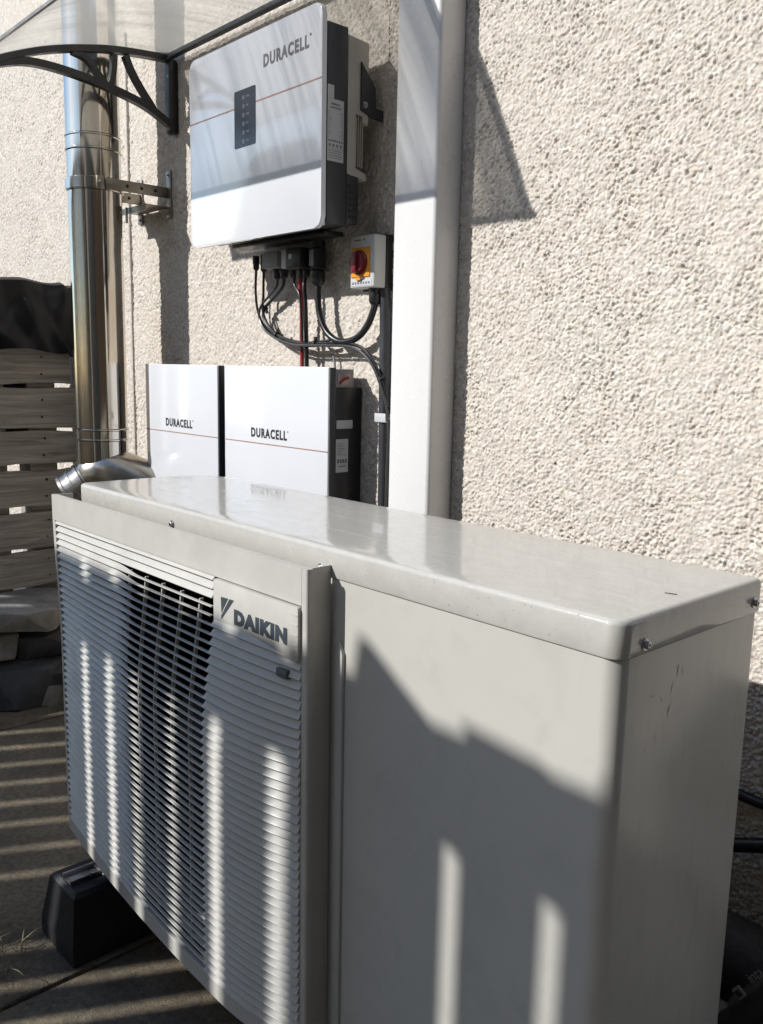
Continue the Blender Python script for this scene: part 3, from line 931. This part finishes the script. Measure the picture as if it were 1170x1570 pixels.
mb = MB(); mb.box(-1.100, -1.077, .5894, .5902, .5575, .5600); mb.cyl((-1.066, .5888, .5590), (-1.066, .5902, .5590), .0022, 10)
B(mb, 'print', M['ink_grey'], rs_, smooth=0)
mb = MB(); mb.lathe((-1.058, .617, .418), (0, 0, 1), [(.007, 0), (.011, .004), (.0135, .010), (.0135, .024), (.011, .026), (.011, .032), (.014, .033), (.014, .0375)], 14, True)
B(mb, 'cable_gland', M['blackp'], rs_)

# ------------------------------------------------------------------ batteries
def battery(x0, x1, label, zt=.2795):
    t = thing('battery', label, 'battery', ((x0 + x1) / 2, .60, -.17), 'wall batteries side by side')
    Y0 = .540
    mb = MB(); mb.box(x0, x1, Y0, Y0 + .006, -.170, zt, .0025, 3); f = B(mb, 'front_panel', M['white_gloss'], t)
    mb = MB(); mb.box(x0 + .001, x1 - .001, Y0 + .0062, Y0 + .024, -.168, zt - .001, .002); B(mb, 'bezel', M['charcoal'], t)
    mb = MB(); mb.box(x0 + .012, x1 - .003, Y0 + .0242, .644, -.165, .232, .002); B(mb, 'case', M['blackp'], t)
    mb = MB(); mb.box(x0 + .015, x1 - .004, Y0 + .0242, .620, .2325, zt - .004, .003); h = B(mb, 'terminal_hood', M['grey_plastic'], t)
    xr = x1 - .004
    mb = MB(); mb.prism(rrect(.570, .607, .238, .265, .004), 0, xr + .0002, xr + .0012, .0004); w = B(mb, 'window', M['clear'], h)
    mb = MB(); mb.tube([(xr + .0016, .575, .243), (xr + .0016, .588, .252), (xr + .0016, .602, .256)], .0035, 8, smoothpts=4); B(mb, 'red_lead', M['cable_red'], w)
    mb = MB(); mb.box(xr - .02, xr + .0035, .566, .615, .138, .158, .0015); B(mb, 'carry_handle', M['sticker'], t)
    xl_ = x1 - .0028
    mb = MB(); mb.box(xl_, xl_ + .0005, .566, .603, .036, .114); lab = B(mb, 'rating_label', M['sticker'], t, smooth=0)
    mb = MB(); q = random.Random(3)
    for k in range(8): mb.box(xl_ + .0004, xl_ + .0008, .570, .570 + q.uniform(.014, .028), .103 - k * .0038, .1041 - k * .0038)
    for k in range(4): mb.box(xl_ + .0004, xl_ + .0008, .570 + k * .0078, .5755 + k * .0078, .058, .067)
    mb.box(xl_ + .0004, xl_ + .0008, .573, .596, .049, .0515)
    B(mb, 'print', M['ink_grey'], lab, smooth=0)
    mb = MB(); mb.box(x0 + .0005, x1 - .0005, Y0 - .0004, Y0 + .0005, .0842, .0868); B(mb, 'stripe', M['copperline'], f, smooth=0)
    mb = MB()
    for s in (.20, -.12): mb.box(x0 + .06, x1 - .06, .6442, .649, s - .02, s + .02)
    B(mb, 'wall_rail', M['galv'], t, smooth=0)
    return t, f
t, f = battery(-2.003, -1.598, 'white battery at the left of the pair, nearer the steel flue')
text('lettering', 'DURACELL', M['ink'], f, (-1.882, .5398, .1015), (1, 0, 0), (0, 0, 1), .150, .0235, bold=.042, spacing=1.20)
text('lettering', '®', M['ink'], f, (-1.730, .5398, .1210), (1, 0, 0), (0, 0, 1), .004, .004)
t, f = battery(-1.564, -1.125, 'white battery at the right of the pair, nearer the white trunking')
text('lettering', 'DURACELL', M['ink'], f, (-1.438, .5398, .1000), (1, 0, 0), (0, 0, 1), .154, .0245, bold=.042, spacing=1.20)
text('lettering', '®', M['ink'], f, (-1.282, .5398, .1200), (1, 0, 0), (0, 0, 1), .004, .004)

# ------------------------------------------------------------------ cables on the wall
def cable(name, pts, r, mat, label, cat='cable', group=None, n=10, k=7, ties=()):
    pts = [Vector(p) for p in pts]
    t = thing(name, label, cat, pts[-1], group)
    mb = MB(); mb.tube(pts, r, n, smoothpts=k); B(mb, 'sheath', mat, t)
    sp_ = spline(pts, k)
    for u in ties:
        i = max(1, min(len(sp_) - 2, int(u * (len(sp_) - 1))))
        d = (sp_[i + 1] - sp_[i - 1]).normalized(); c = sp_[i]
        mb = MB(); mb.tube([c - d * .003, c + d * .003], r + .0045, 10)
        sd = d.cross(Vector((0, 1, 0))).normalized()
        mb.obox(c + sd * (r + .006), sd * .012, d * .006, Vector((0, .006, 0)))
        B(mb, 'cable_tie', M['blackp'], t)
    return t
cable('cable', [(-1.512, .607, .530), (-1.522, .612, .470), (-1.520, .618, .420), (-1.492, .622, .378), (-1.440, .622, .352), (-1.375, .622, .336), (-1.300, .622, .330), (-1.215, .624, .335)],
      .0032, M['cable'], 'thin black cable furthest left under the inverter, hanging in the widest bend', ties=(.62,))
cable('cable', [(-1.478, .607, .524), (-1.487, .612, .462), (-1.492, .614, .420), (-1.470, .616, .384), (-1.425, .616, .358), (-1.360, .615, .343), (-1.290, .614, .338), (-1.215, .616, .343)],
      .0032, M['cable'], 'thin black cable second from the left under the inverter, bending right', ties=())
cable('cable', [(-1.390, .607, .500), (-1.402, .612, .478), (-1.450, .618, .452), (-1.492, .620, .428), (-1.497, .620, .404), (-1.466, .618, .374), (-1.400, .612, .350), (-1.330, .608, .337), (-1.230, .607, .335), (-1.120, .610, .332), (-1.062, .612, .302), (-1.022, .616, .235), (-1.012, .620, .165), (-1.018, .622, .02), (-1.020, .624, -.2), (-1.020, .626, -.80)],
      .0042, M['cable'], 'long black cable looping below the inverter then curving down beside the white trunking', ties=(.20, .38, .52, .72, .79))
cable('cable', [(-1.418, .607, .500), (-1.425, .610, .480), (-1.462, .613, .458), (-1.502, .614, .432), (-1.508, .614, .402), (-1.474, .610, .370), (-1.405, .604, .345), (-1.330, .600, .332), (-1.220, .600, .330), (-1.118, .604, .325), (-1.055, .606, .290), (-1.018, .610, .225), (-1.002, .614, .160), (-1.006, .616, .02), (-1.008, .618, -.2), (-1.008, .62, -.80)],
      .0032, M['cable_dark'], 'slim slate cable bundled with the long black one below the inverter')
cable('cable', [(-1.320, .607, .497), (-1.322, .606, .470), (-1.318, .608, .43), (-1.318, .609, .36), (-1.317, .610, .29), (-1.317, .612, .22)], .0052, M['cable_red'],
      'red battery cable dropping straight from the inverter to the right battery', ties=(.74,))
cable('cable', [(-1.302, .607, .497), (-1.300, .602, .47), (-1.297, .604, .43), (-1.297, .607, .36), (-1.297, .609, .29), (-1.297, .612, .22)], .0055, M['cable'],
      'black battery cable running down right beside the red one')
cable('cable', [(-1.345, .607, .500), (-1.336, .600, .476), (-1.311, .596, .452), (-1.302, .596, .40), (-1.300, .596, .345)], .003, M['cable'],
      'short thin black cable crossing in front of the red and black pair')
cable('power_cable', [(-1.250, .605, .475), (-1.249, .605, .440), (-1.240, .605, .398), (-1.217, .606, .363), (-1.182, .608, .342), (-1.142, .610, .339), (-1.102, .612, .352), (-1.074, .614, .380), (-1.060, .616, .410), (-1.058, .617, .425)],
      .0078, M['cable'], 'thick black cable hanging in a U from the inverter gland to the isolator', n=14)
cable('cable', [(-1.262, .622, .338), (-1.240, .626, .332), (-1.222, .630, .312), (-1.216, .632, .285), (-1.214, .634, .22)], .0030, M['cable_grey'],
      'short grey earth cable bending down to the top of the right battery')
t = cable('armoured_cable', [(-1.044, .632, .455), (-1.040, .634, .40), (-1.038, .634, .25), (-1.034, .634, -.05), (-1.032, .634, -.80)], .0135, M['charcoal'],
          'thick dark cable running down the wall between the batteries and white trunking', n=14)
mb = MB(); mb.box(-1.052, -.990, .6165, .6195, .158, .178, .001); mb.box(-.998, -.990, .6198, .646, .158, .178); B(mb, 'cleat', M['sticker'], t)
B(screw((-.996, .6165, .168), (0, -1, 0), .003), 'screw', M['zinc'], t)

# ------------------------------------------------------------------ stainless flue
FX, FY, FR = -2.115, .450, .0765
fl = thing('flue_pipe', 'shiny stainless steel flue pipe rising beside the batteries', 'flue pipe', (FX, FY, -.15))
def fsec(z0, z1, r, nm='pipe_section', m='steel'):
    mb = MB(); mb.lathe((FX, FY, 0), (0, 0, 1), [(r - .003, z0), (r, z0 + .0005), (r, z1 - .0005), (r - .003, z1)], 64, True)
    return B(mb, nm, M[m], fl)
def fband(z0, z1, nm='locking_band'):
    r = FR + .0012
    mb = MB(); mb.lathe((FX, FY, 0), (0, 0, 1), [(FR - .002, z0), (r, z0), (r + .0028, z0 + .002), (r + .0028, z0 + .005), (r, z0 + .007), (r, z1 - .007), (r + .0028, z1 - .005), (r + .0028, z1 - .002), (r, z1), (FR - .002, z1)], 64, True)
    return B(mb, nm, M['steel'], fl)
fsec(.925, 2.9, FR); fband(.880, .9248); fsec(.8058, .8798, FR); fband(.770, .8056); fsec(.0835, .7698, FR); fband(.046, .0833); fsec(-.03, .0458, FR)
# tee: drain end pointing down to the front left, outlet bending to the wall
J = Vector((FX, FY, -.066))
dn = Vector((-.36, -.62, -.50)).normalized()
tp_ = spline([J + dn * .049, J + dn * .025, J + Vector((.012, .0, .008)), J + Vector((.050, .040, -.004)), J + Vector((.095, .100, -.035)), J + Vector((.125, .190, -.065))], 6)
mb = MB(); mb.tube(tp_, [FR + .001 + .004 * sstep((k - 5) / 10) for k in range(len(tp_))], 44)
mb.lathe((FX, FY, 0), (0, 0, 1), [(FR + .001, -.085), (FR + .001, -.031), (FR - .002, -.0305)], 48)
B(mb, 'tee', M['steel_smooth'], fl)
mb = MB(); mb.lathe(J - dn * .022, dn, [(FR - .004, .0704), (FR + .004, .071), (FR + .004, .080), (FR + .001, .081), (FR + .001, .100), (FR + .004, .101), (FR + .004, .110), (FR + .001, .111), (FR + .001, .128), (FR + .005, .129), (FR + .005, .138), (FR - .008, .140), (FR - .011, .128), (.0005, .128)], 48)
B(mb, 'drain_cap', M['steel_smooth'], fl)

br = thing('wall_bracket', 'galvanised bracket clamping the steel flue to the wall', 'bracket', (-2.07, .60, .735))
mb = MB()
r = FR + .0045
for a0, a1 in ((0, 360),):
    mb.lathe((FX, FY, 0), (0, 0, 1), [(FR + .0042, .774), (r + .0015, .774), (r + .0015, .8015), (FR + .0042, .8015)], 48)
B(mb, 'clamp_band', M['steel'], br)
for x in (FX - .085, FX + .085):
    mb = MB(); mb.box(x - .002, x + .002, FY - .005, .640, .772, .803, .0006); a = B(mb, 'arm', M['galv'], br)
    for k in range(3):
        mb = MB(); mb.cyl((x + .0021, .51 + k * .045, .788), (x + .0028, .51 + k * .045, .788), .005, 12); B(mb, 'hole', M['hp_dark'], a)
mb = MB(); mb.box(FX + .070, FX + .0825, FY - .030, FY - .006, .770, .806, .001); mb.cyl((FX + .065, FY - .022, .788), (FX + .095, FY - .022, .788), .005, 6); B(mb, 'clamp_lug', M['galv'], br)
mb = MB(); mb.box(FX - .10, FX + .10, .560, .640, .743, .7455, .0005); mb.box(FX - .10, FX + .10, .560, .5625, .728, .743)
B(mb, 'cross_plate', M['galv'], br)
mb = MB(); mb.box(FX - .012, FX - .006, .55, .556, .70, .745); B(mb, 'hanging_bolt', M['galv'], br)
for x in (FX - .092, FX + .0915):
    mb = MB(); mb.box(x - .014, x + .014, .6395, .6445, .715, .850, .001); pz = B(mb, 'wall_plate', M['galv'], br)
    for z in (.727, .838): B(screw((x, .6395, z), (0, -1, 0), .0045), 'bolt', M['zinc'], pz)

# ------------------------------------------------------------------ canopy
CX0, CX1 = -1.992, -.950
prof = spline([Vector((0, y, z)) for y, z in ((.632, 1.156), (.56, 1.151), (.45, 1.139), (.35, 1.118), (.266, 1.094), (.195, 1.067), (.123, 1.034), (.058, .997))], 6)
prof = [(p.y, p.z) for p in prof]
cn = thing('canopy', 'curved translucent door canopy on black brackets above the steel flue', 'canopy', (-1.47, .64, .96))
mb = MB(); th = .005
n = len(prof); xsN = np.linspace(CX0 + .004, CX1 - .004, 30)
U = [[mb.bm.verts.new((x, y, z + th)) for y, z in prof] for x in xsN]
D_ = [[mb.bm.verts.new((x, y, z)) for y, z in prof] for x in xsN]
for i in range(len(xsN) - 1):
    for k in range(n - 1):
        mb.bm.faces.new((U[i][k], U[i][k + 1], U[i + 1][k + 1], U[i + 1][k])); mb.bm.faces.new((D_[i][k], D_[i + 1][k], D_[i + 1][k + 1], D_[i][k + 1]))
    for k in (0, n - 1): mb.bm.faces.new((U[i][k], U[i + 1][k], D_[i + 1][k], D_[i][k]))
for i in (0, len(xsN) - 1):
    for k in range(n - 1): mb.bm.faces.new((U[i][k], U[i][k + 1], D_[i][k + 1], D_[i][k]))
mb.bm.normal_update()
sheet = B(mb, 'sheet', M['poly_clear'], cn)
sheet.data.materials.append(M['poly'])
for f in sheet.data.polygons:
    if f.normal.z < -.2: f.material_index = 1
mb = MB(); y0, z0 = prof[-1]
mb.prism([(y0 - .003, z0 - .0012), (y0 + .008, z0 + .0035), (y0 + .008, z0 + .0042), (y0, z0 + .0012), (y0, z0 + .0052), (y0 + .007, z0 + .0085), (y0 + .006, z0 + .0095), (y0 - .003, z0 + .0058)], 0, CX0, CX1)
B(mb, 'front_rail', M['galv'], cn)
mb = MB(); mb.box(CX0, CX1, .604, .622, 1.1405, 1.1525, .001)
B(mb, 'rear_rail', M['charcoal'], cn)
def bracket(x, struts=True):
    def strip(pts, w, th_, k=6):
        if not struts: w, th_ = w * .45, th_ * .5
        sp_ = spline([Vector((x, a, b)) for a, b in pts], k)
        mb = MB(); rr = []
        for i, p in enumerate(sp_):
            t_ = (sp_[min(i + 1, len(sp_) - 1)] - sp_[max(i - 1, 0)]).normalized()
            nrm = Vector((0, -t_.z, t_.y))
            rr.append([mb.bm.verts.new(q) for q in (p + nrm * w + Vector((-th_, 0, 0)), p + nrm * w + Vector((th_, 0, 0)), p - nrm * w + Vector((th_, 0, 0)), p - nrm * w + Vector((-th_, 0, 0)))])
        for a, b in zip(rr, rr[1:]):
            for k_ in range(4): mb.bm.faces.new((a[k_], a[(k_ + 1) % 4], b[(k_ + 1) % 4], b[k_]))
        mb.bm.faces.new(rr[0]); mb.bm.faces.new(rr[-1])
        return mb
    arm = strip([(y, z - .0075) for y, z in prof[1::4]] + [(prof[-1][0] + .004, prof[-1][1] - .0075)], .0085, .013, 5)
    root = B(arm, 'support_bracket', M['blackp'], cn, smooth=40)
    mb = MB(); mb.prism(rrect(.617, .6455, .943, 1.146, .010), 0, x - .013, x + .013, .002); B(mb, 'wall_leg', M['blackp'], root)
    for z in (.965, 1.10): B(screw((x + .004, .622, z), (0, -1, 0), .004), 'bolt', M['zinc'], root)
    if not struts: return
    B(strip([(.624, .968), (.56, 1.000), (.50, 1.018), (.405, 1.036), (.30, 1.047), (.21, 1.045), (.13, 1.022)], .0095, .011), 'strut', M['blackp'], root, smooth=40)
    B(strip([(.488, 1.125), (.507, 1.085), (.535, 1.045), (.572, 1.000)], .008, .010), 'strut', M['blackp'], root, smooth=40)
    B(strip([(.335, 1.100), (.375, 1.090), (.405, 1.060), (.43, 1.032)], .0075, .010), 'strut', M['blackp'], root, smooth=40)
    B(strip([(.455, 1.120), (.450, 1.07), (.440, 1.03)], .0075, .009), 'strut', M['blackp'], root, smooth=40)
bracket(-1.978); bracket(-.966, False)

# ------------------------------------------------------------------ pallet wood store and tarpaulin
ps = thing('pallet', 'weathered wooden pallet stood on edge against the wall left of the flue', 'pallet', (-2.68, .42, -GZ))
rw = random.Random(21)
for z1, z0 in ((.330, .203), (.187, .046), (.038, -.078), (-.104, -.231), (-.250, -.379), (-.394, -.520), (-.545, -.66), (-.69, -.80)):
    mb = MB(); ya, yb = .245, .600 + rw.uniform(-.012, .006)
    mb.box(-2.692, -2.670, ya, yb, z0, z1)
    bmesh.ops.subdivide_edges(mb.bm, edges=[e for e in mb.bm.edges if abs((e.verts[0].co - e.verts[1].co).y) > .3], cuts=22)
    tl = rw.uniform(-.010, .010)
    for v in mb.bm.verts: v.co.z += .009 * mnoise.noise(Vector((v.co.y * 5, z0 * 9, 3 + (v.co.z > z0 + .05)))) + .003 * mnoise.noise(Vector((v.co.y * 23, z0 * 9, v.co.x * 80))) + tl * (v.co.y - .3); v.co.x += .006 * mnoise.noise(Vector((v.co.y * 3, z0 * 7, 8)))
    for e in [e for e in mb.bm.edges if e.calc_face_angle(0) > 1.2]: e.smooth = False
    o = B(mb, 'plank', M['wood_y'], ps)
    for ky in (.485, .305):
        for dz in (.03, -.03):
            nl = MB(); nl.cyl((-2.671, ky + rw.uniform(-.01, .01), (z0 + z1) / 2 + dz), (-2.6685, ky, (z0 + z1) / 2 + dz), .004, 8); B(nl, 'nail_head', M['hp_dark'], o)
for y in (.44, .262):
    mb = MB(); mb.box(-2.80, -2.6925, y, y + .10, -GZ + .002, .42, .003); B(mb, 'post', M['wood_y'], ps)
# tarp draped over the pallet's top
mb = MB(); nx, ny = 90, 34; rows = []
for j in range(ny):
    y = .215 + .382 * j / (ny - 1)
    row = []
    for i in range(nx):
        s_ = -.80 + 1.04 * i / (nx - 1)              # run over the top, back to front
        tri = lambda t: abs((t % 1.0) - .5) * 2
        wob = mnoise.noise(Vector((y * 3, s_ * 3, 2)))
        ex = .016 * tri(y * 3.1 + s_ * 2.2 + wob * .5) + .010 * tri(y * 7.3 - s_ * 5.1 + wob) + .014 * wob + .003 * mnoise.noise(Vector((y * 21, s_ * 17, 5)))
        top_z = .552 + .008 * tri(y * 4.7) + .008 * mnoise.noise(Vector((y * 9, 0, 9))) - (.012 if y > .565 else 0)
        if s_ < -.165: p = (-2.825 - ex * .5, y, top_z + s_ + .165)
        elif s_ < 0: p = (-2.655 + s_, y, top_z + .06 * s_ * (s_ + .165) * 10 + ex * .2)
        else:
            q = min(1, s_ / .02)
            p = (-2.650 + .010 * q + ex * 1.2, y + .010 * mnoise.noise(Vector((s_ * 9, y * 3, 1))), top_z - .006 * q - s_ * (.98 + .10 * mnoise.noise(Vector((y * 4, 3, 1)))))
        row.append(mb.bm.verts.new(p))
    rows.append(row)
for a, b in zip(rows, rows[1:]):
    for i in range(nx - 1): mb.bm.faces.new((a[i], a[i + 1], b[i + 1], b[i]))
ex_ = bmesh.ops.solidify(mb.bm, geom=mb.bm.faces[:], thickness=.002)
tp = B(mb, 'tarpaulin', M['tarp'], None, (-2.68, .2, .40), 24)
tag(tp, 'crumpled black tarpaulin draped over the top of the wooden pallet', 'tarpaulin')

# ------------------------------------------------------------------ stones
def stone(c, size, mat, seed, label, rot=0.0):
    r_ = random.Random(int(seed * 10)); bm = bmesh.new()
    for k in range(26):
        a = r_.uniform(0, 2 * PI); e = r_.uniform(.72, 1.0); h = r_.choice((-1, 1)) * r_.uniform(.55, 1.0)
        q = Vector((math.cos(a) * e * size[0], math.sin(a) * e * size[1], h * size[2] + .25 * size[2] * math.cos(a + seed)))
        q.rotate(Matrix.Rotation(rot, 3, 'Z'))
        bm.verts.new(q + Vector(c))
    res = bmesh.ops.convex_hull(bm, input=bm.verts[:])
    bmesh.ops.delete(bm, geom=[v for v in bm.verts if not v.link_faces], context='VERTS')
    bmesh.ops.bevel(bm, geom=bm.edges[:], offset=min(size) * .10, segments=1, profile=.5, affect='EDGES', clamp_overlap=True)
    bmesh.ops.triangulate(bm, faces=bm.faces[:])
    bmesh.ops.subdivide_edges(bm, edges=bm.edges[:], cuts=2)
    for v in bm.verts: v.co += Vector((mnoise.noise(v.co * 22), mnoise.noise(v.co * 22 + Vector((9, 0, 0))), mnoise.noise(v.co * 26 + Vector((0, 9, 0))))) * min(size) * .10
    mb = MB(); mb.bm.free(); mb.bm = bm
    o = B(mb, 'stone', mat, None, c, 22)
    return tag(o, label, 'stone', 'stones heaped beside the pallet')
stone((-2.55, .34, -.80), (.17, .20, .085), M['stone_dark'], 3.1, 'large dark stone at the bottom of the heap beside the heat pump', .3)
stone((-2.60, .10, -.79), (.15, .18, .10), M['stone_dark'], 7.7, 'big dark stone lying at the foot of the pallet nearest the path', 1.0)
stone((-2.54, .40, -.685), (.13, .15, .055), M['stone_dark'], 12.3, 'black stone under the broad flat grey slab stone', .8)
stone((-2.54, .215, -.66), (.10, .11, .05), M['stone_grey'], 16.9, 'grey wedge shaped stone left of the black stone', 2.2)
stone((-2.55, .36, -.575), (.17, .21, .045), M['stone_grey'], 21.0, 'broad flat grey stone on top of the heap, striped with sun', .2)
stone((-2.40, .415, -.79), (.055, .06, .045), M['stone_dark'], 5.5, 'small shiny dark stone beside the unit', .2)
stone((-2.42, .385, -.835), (.05, .055, .040), M['stone_pale'], 9.9, 'small pale rounded stone on the paving behind the grille edge', .5)
stone((-2.29, .43, -.850), (.04, .045, .028), M['stone_pale'], 2.2, 'smallest pale pebble beside the left edge of the unit', .1)

# ------------------------------------------------------------------ pipes behind the unit
def pipe(name, pts, r, mat, label, n=14):
    t = thing(name, label, 'pipe', pts[0]); mb = MB(); mb.tube(pts, r, n, smoothpts=6); B(mb, 'lagging', mat, t); return t
pipe('pipe', [(-.40, .60, -.385), (-.137, .632, -.405), (.30, .634, -.425)], .009, M['cable'], 'thin black pipe running level along the wall behind the unit')
pipe('pipe', [(-.45, .56, -.56), (-.20, .60, -.50), (-.12, .612, -.475), (.25, .632, -.33)], .012, M['cable'], 'black pipe sloping up the wall behind the right end of the unit')
pipe('insulated_pipe', [(-.5, .46, -.66), (-.25, .47, -.62), (-.10, .50, -.60), (.06, .53, -.66), (.12, .54, -.86)], .062, M['pipewrap'], 'fat black insulated pipe bending down behind the right end of the unit', 24)
vv = thing('valve', 'black valve with small pale lettering low behind the unit', 'valve', (.02, .37, -.72))
va, vb = Vector((-.065, .392, -.68)), Vector((.115, .392, -.42))
mb = MB(); mb.tube([va, va + (vb - va) * .3, va + (vb - va) * .32, va + (vb - va) * .8, va + (vb - va) * .82, vb], [.020, .020, .028, .028, .022, .022], 20)
B(mb, 'valve_body', M['blackp'], vv)
dv = (vb - va).normalized()
text('lettering', 'inta', M['icon'], vv, (.0095, .3635, -.5245), dv, Vector((-dv.z, 0, dv.x)), .026, .013, bold=.0)
mb = MB(); mb.obox((-.0075, .3645, -.5480), dv * .015, Vector((-dv.z, 0, dv.x)) * .015, (0, .003, 0), .001); B(mb, 'drain_plug', M['icon'], vv)
mb = MB(); mb.obox((-.0075, .3625, -.5480), dv * .009, Vector((-dv.z, 0, dv.x)) * .009, (0, .003, 0), .001); B(mb, 'drain_plug_recess', M['blackp'], vv)

# ------------------------------------------------------------------ timber fence on the sunny side (throws the striped shade)
FYY = -2.15
SH = .53 * (FYY + .075)
gaps = [(-.10, .030), (-.248, .030), (-.494, .026), (-.622, .032), (-.757, .034), (-.895, .036), (-1.012, .036), (-1.143, .034)]
gaps += [(g_, .038) for g_ in (-1.310, -1.445, -1.577, -1.719, -1.845, -1.983, -2.12, -2.258, -2.391, -2.537, -2.681)]
gaps += [(-2.681 - .135 * k, .036) for k in range(1, 16)]
gaps = [(.30, .006), (.16, .006), (.03, .006)] + gaps
fn = thing('timber_fence', 'tall timber fence of upright boards with narrow gaps facing the house wall', 'fence', (-2, FYY, -GZ))
ZTOP = -.103 + .73 * ((-.05 - FYY))
rf = random.Random(5)
for (u1, w1), (u0, w0) in zip(gaps, gaps[1:]):
    xa, xb = u0 + w0 / 2 + SH, u1 - w1 / 2 + SH
    zt = ZTOP + rf.uniform(-.004, .004)
    if u0 == -.494: pts = [(xa, -GZ + .03), (xb, -GZ + .03), (xb, ZTOP - .022), (xb - .012, ZTOP - .024), (xa + .078, ZTOP + .060), (xa + .060, ZTOP + .060), (xa + .052, ZTOP + .004), (xa, ZTOP + .004)]
    elif u0 == -.10: pts = [(xa, -GZ + .03), (xb, -GZ + .03), (xb, ZTOP + .02), (xa + .05, ZTOP + .01), (xa + .03, ZTOP - .030), (xa, ZTOP - .034)]
    elif u0 == -.248: pts = [(xa, -GZ + .03), (xb, -GZ + .03), (xb, ZTOP - .008), (xa, ZTOP + .002)]
    else: pts = [(xa, -GZ + .03), (xb, -GZ + .03), (xb, zt), (xa, zt)]
    mb = MB(); mb.prism(pts, 1, FYY, FYY + .018, .0015); B(mb, 'board', M['wood_z'], fn, smooth=0)
zr1 = -.122 + .73 * (-.05 - FYY) ; zr0 = -.2215 + .73 * (-.05 - FYY)
for k, (z0, z1) in enumerate(((zr0 - .004, zr1), (.10, .19), (-.70, -.61))):
    if k == 0:
        mb = MB(); mb.box(-6.0, -1.047 + SH, FYY - .045, FYY - .0005, z0, z1, .002); B(mb, 'rail', M['wood_x'], fn, smooth=0)
        mb = MB(); mb.box(-1.0465 + SH, .335 + SH, FYY - .045, FYY - .0005, z0, z1 + .018, .002); B(mb, 'rail', M['wood_x'], fn, smooth=0)
for x in (-5.9, -4.1, -2.5, -.92):
    mb = MB(); mb.box(x - .045, x + .045, FYY - .140, FYY - .0455, -GZ - .05, ZTOP - .02, .003); B(mb, 'post', M['wood_z'], fn, smooth=0)

# unseen shed and gable, added to block sky light and darken shaded faces
sh = thing('shed_blocker', 'unseen dark timber shed at the open end of the yard, right of the unit', 'blocker', (1.9, -.65, -GZ))
for k in range(18):
    z0 = -GZ + .02 + k * .16
    mb = MB(); mb.box(.98, 1.00, -1.9, .60, z0, z0 + .158, .003)
    B(mb, 'board', M['blocker'], sh, smooth=0)
mb = MB(); mb.box(1.0005, 2.8, -1.9, .60, -GZ + .001, 2.03); B(mb, 'shell', M['blocker'], sh, smooth=0)
mb = MB(); mb.prism([(.90, 2.035), (2.9, 2.035), (1.9, 2.65)], 1, -2.0, .62); B(mb, 'roof', M['charcoal'], sh, smooth=0)
nb = thing('house_blocker', 'unseen plain gable added beyond the timber fence to block sky light', 'house', (4, -5, -GZ))
mb = MB(); mb.prism([(.1, -GZ), (7, -GZ), (7, 4.6), (3.55, 7.2), (.1, 4.6)], 1, -11, -3.3); B(mb, 'wall', M['gable'], nb, smooth=0)
mb = MB(); mb.prism([(-.1, 4.45), (3.55, 7.23), (7.3, 4.4), (7.3, 4.6), (3.55, 7.45), (-.1, 4.65)], 1, -11.2, -3.2); B(mb, 'roof', M['charcoal'], nb, smooth=0)
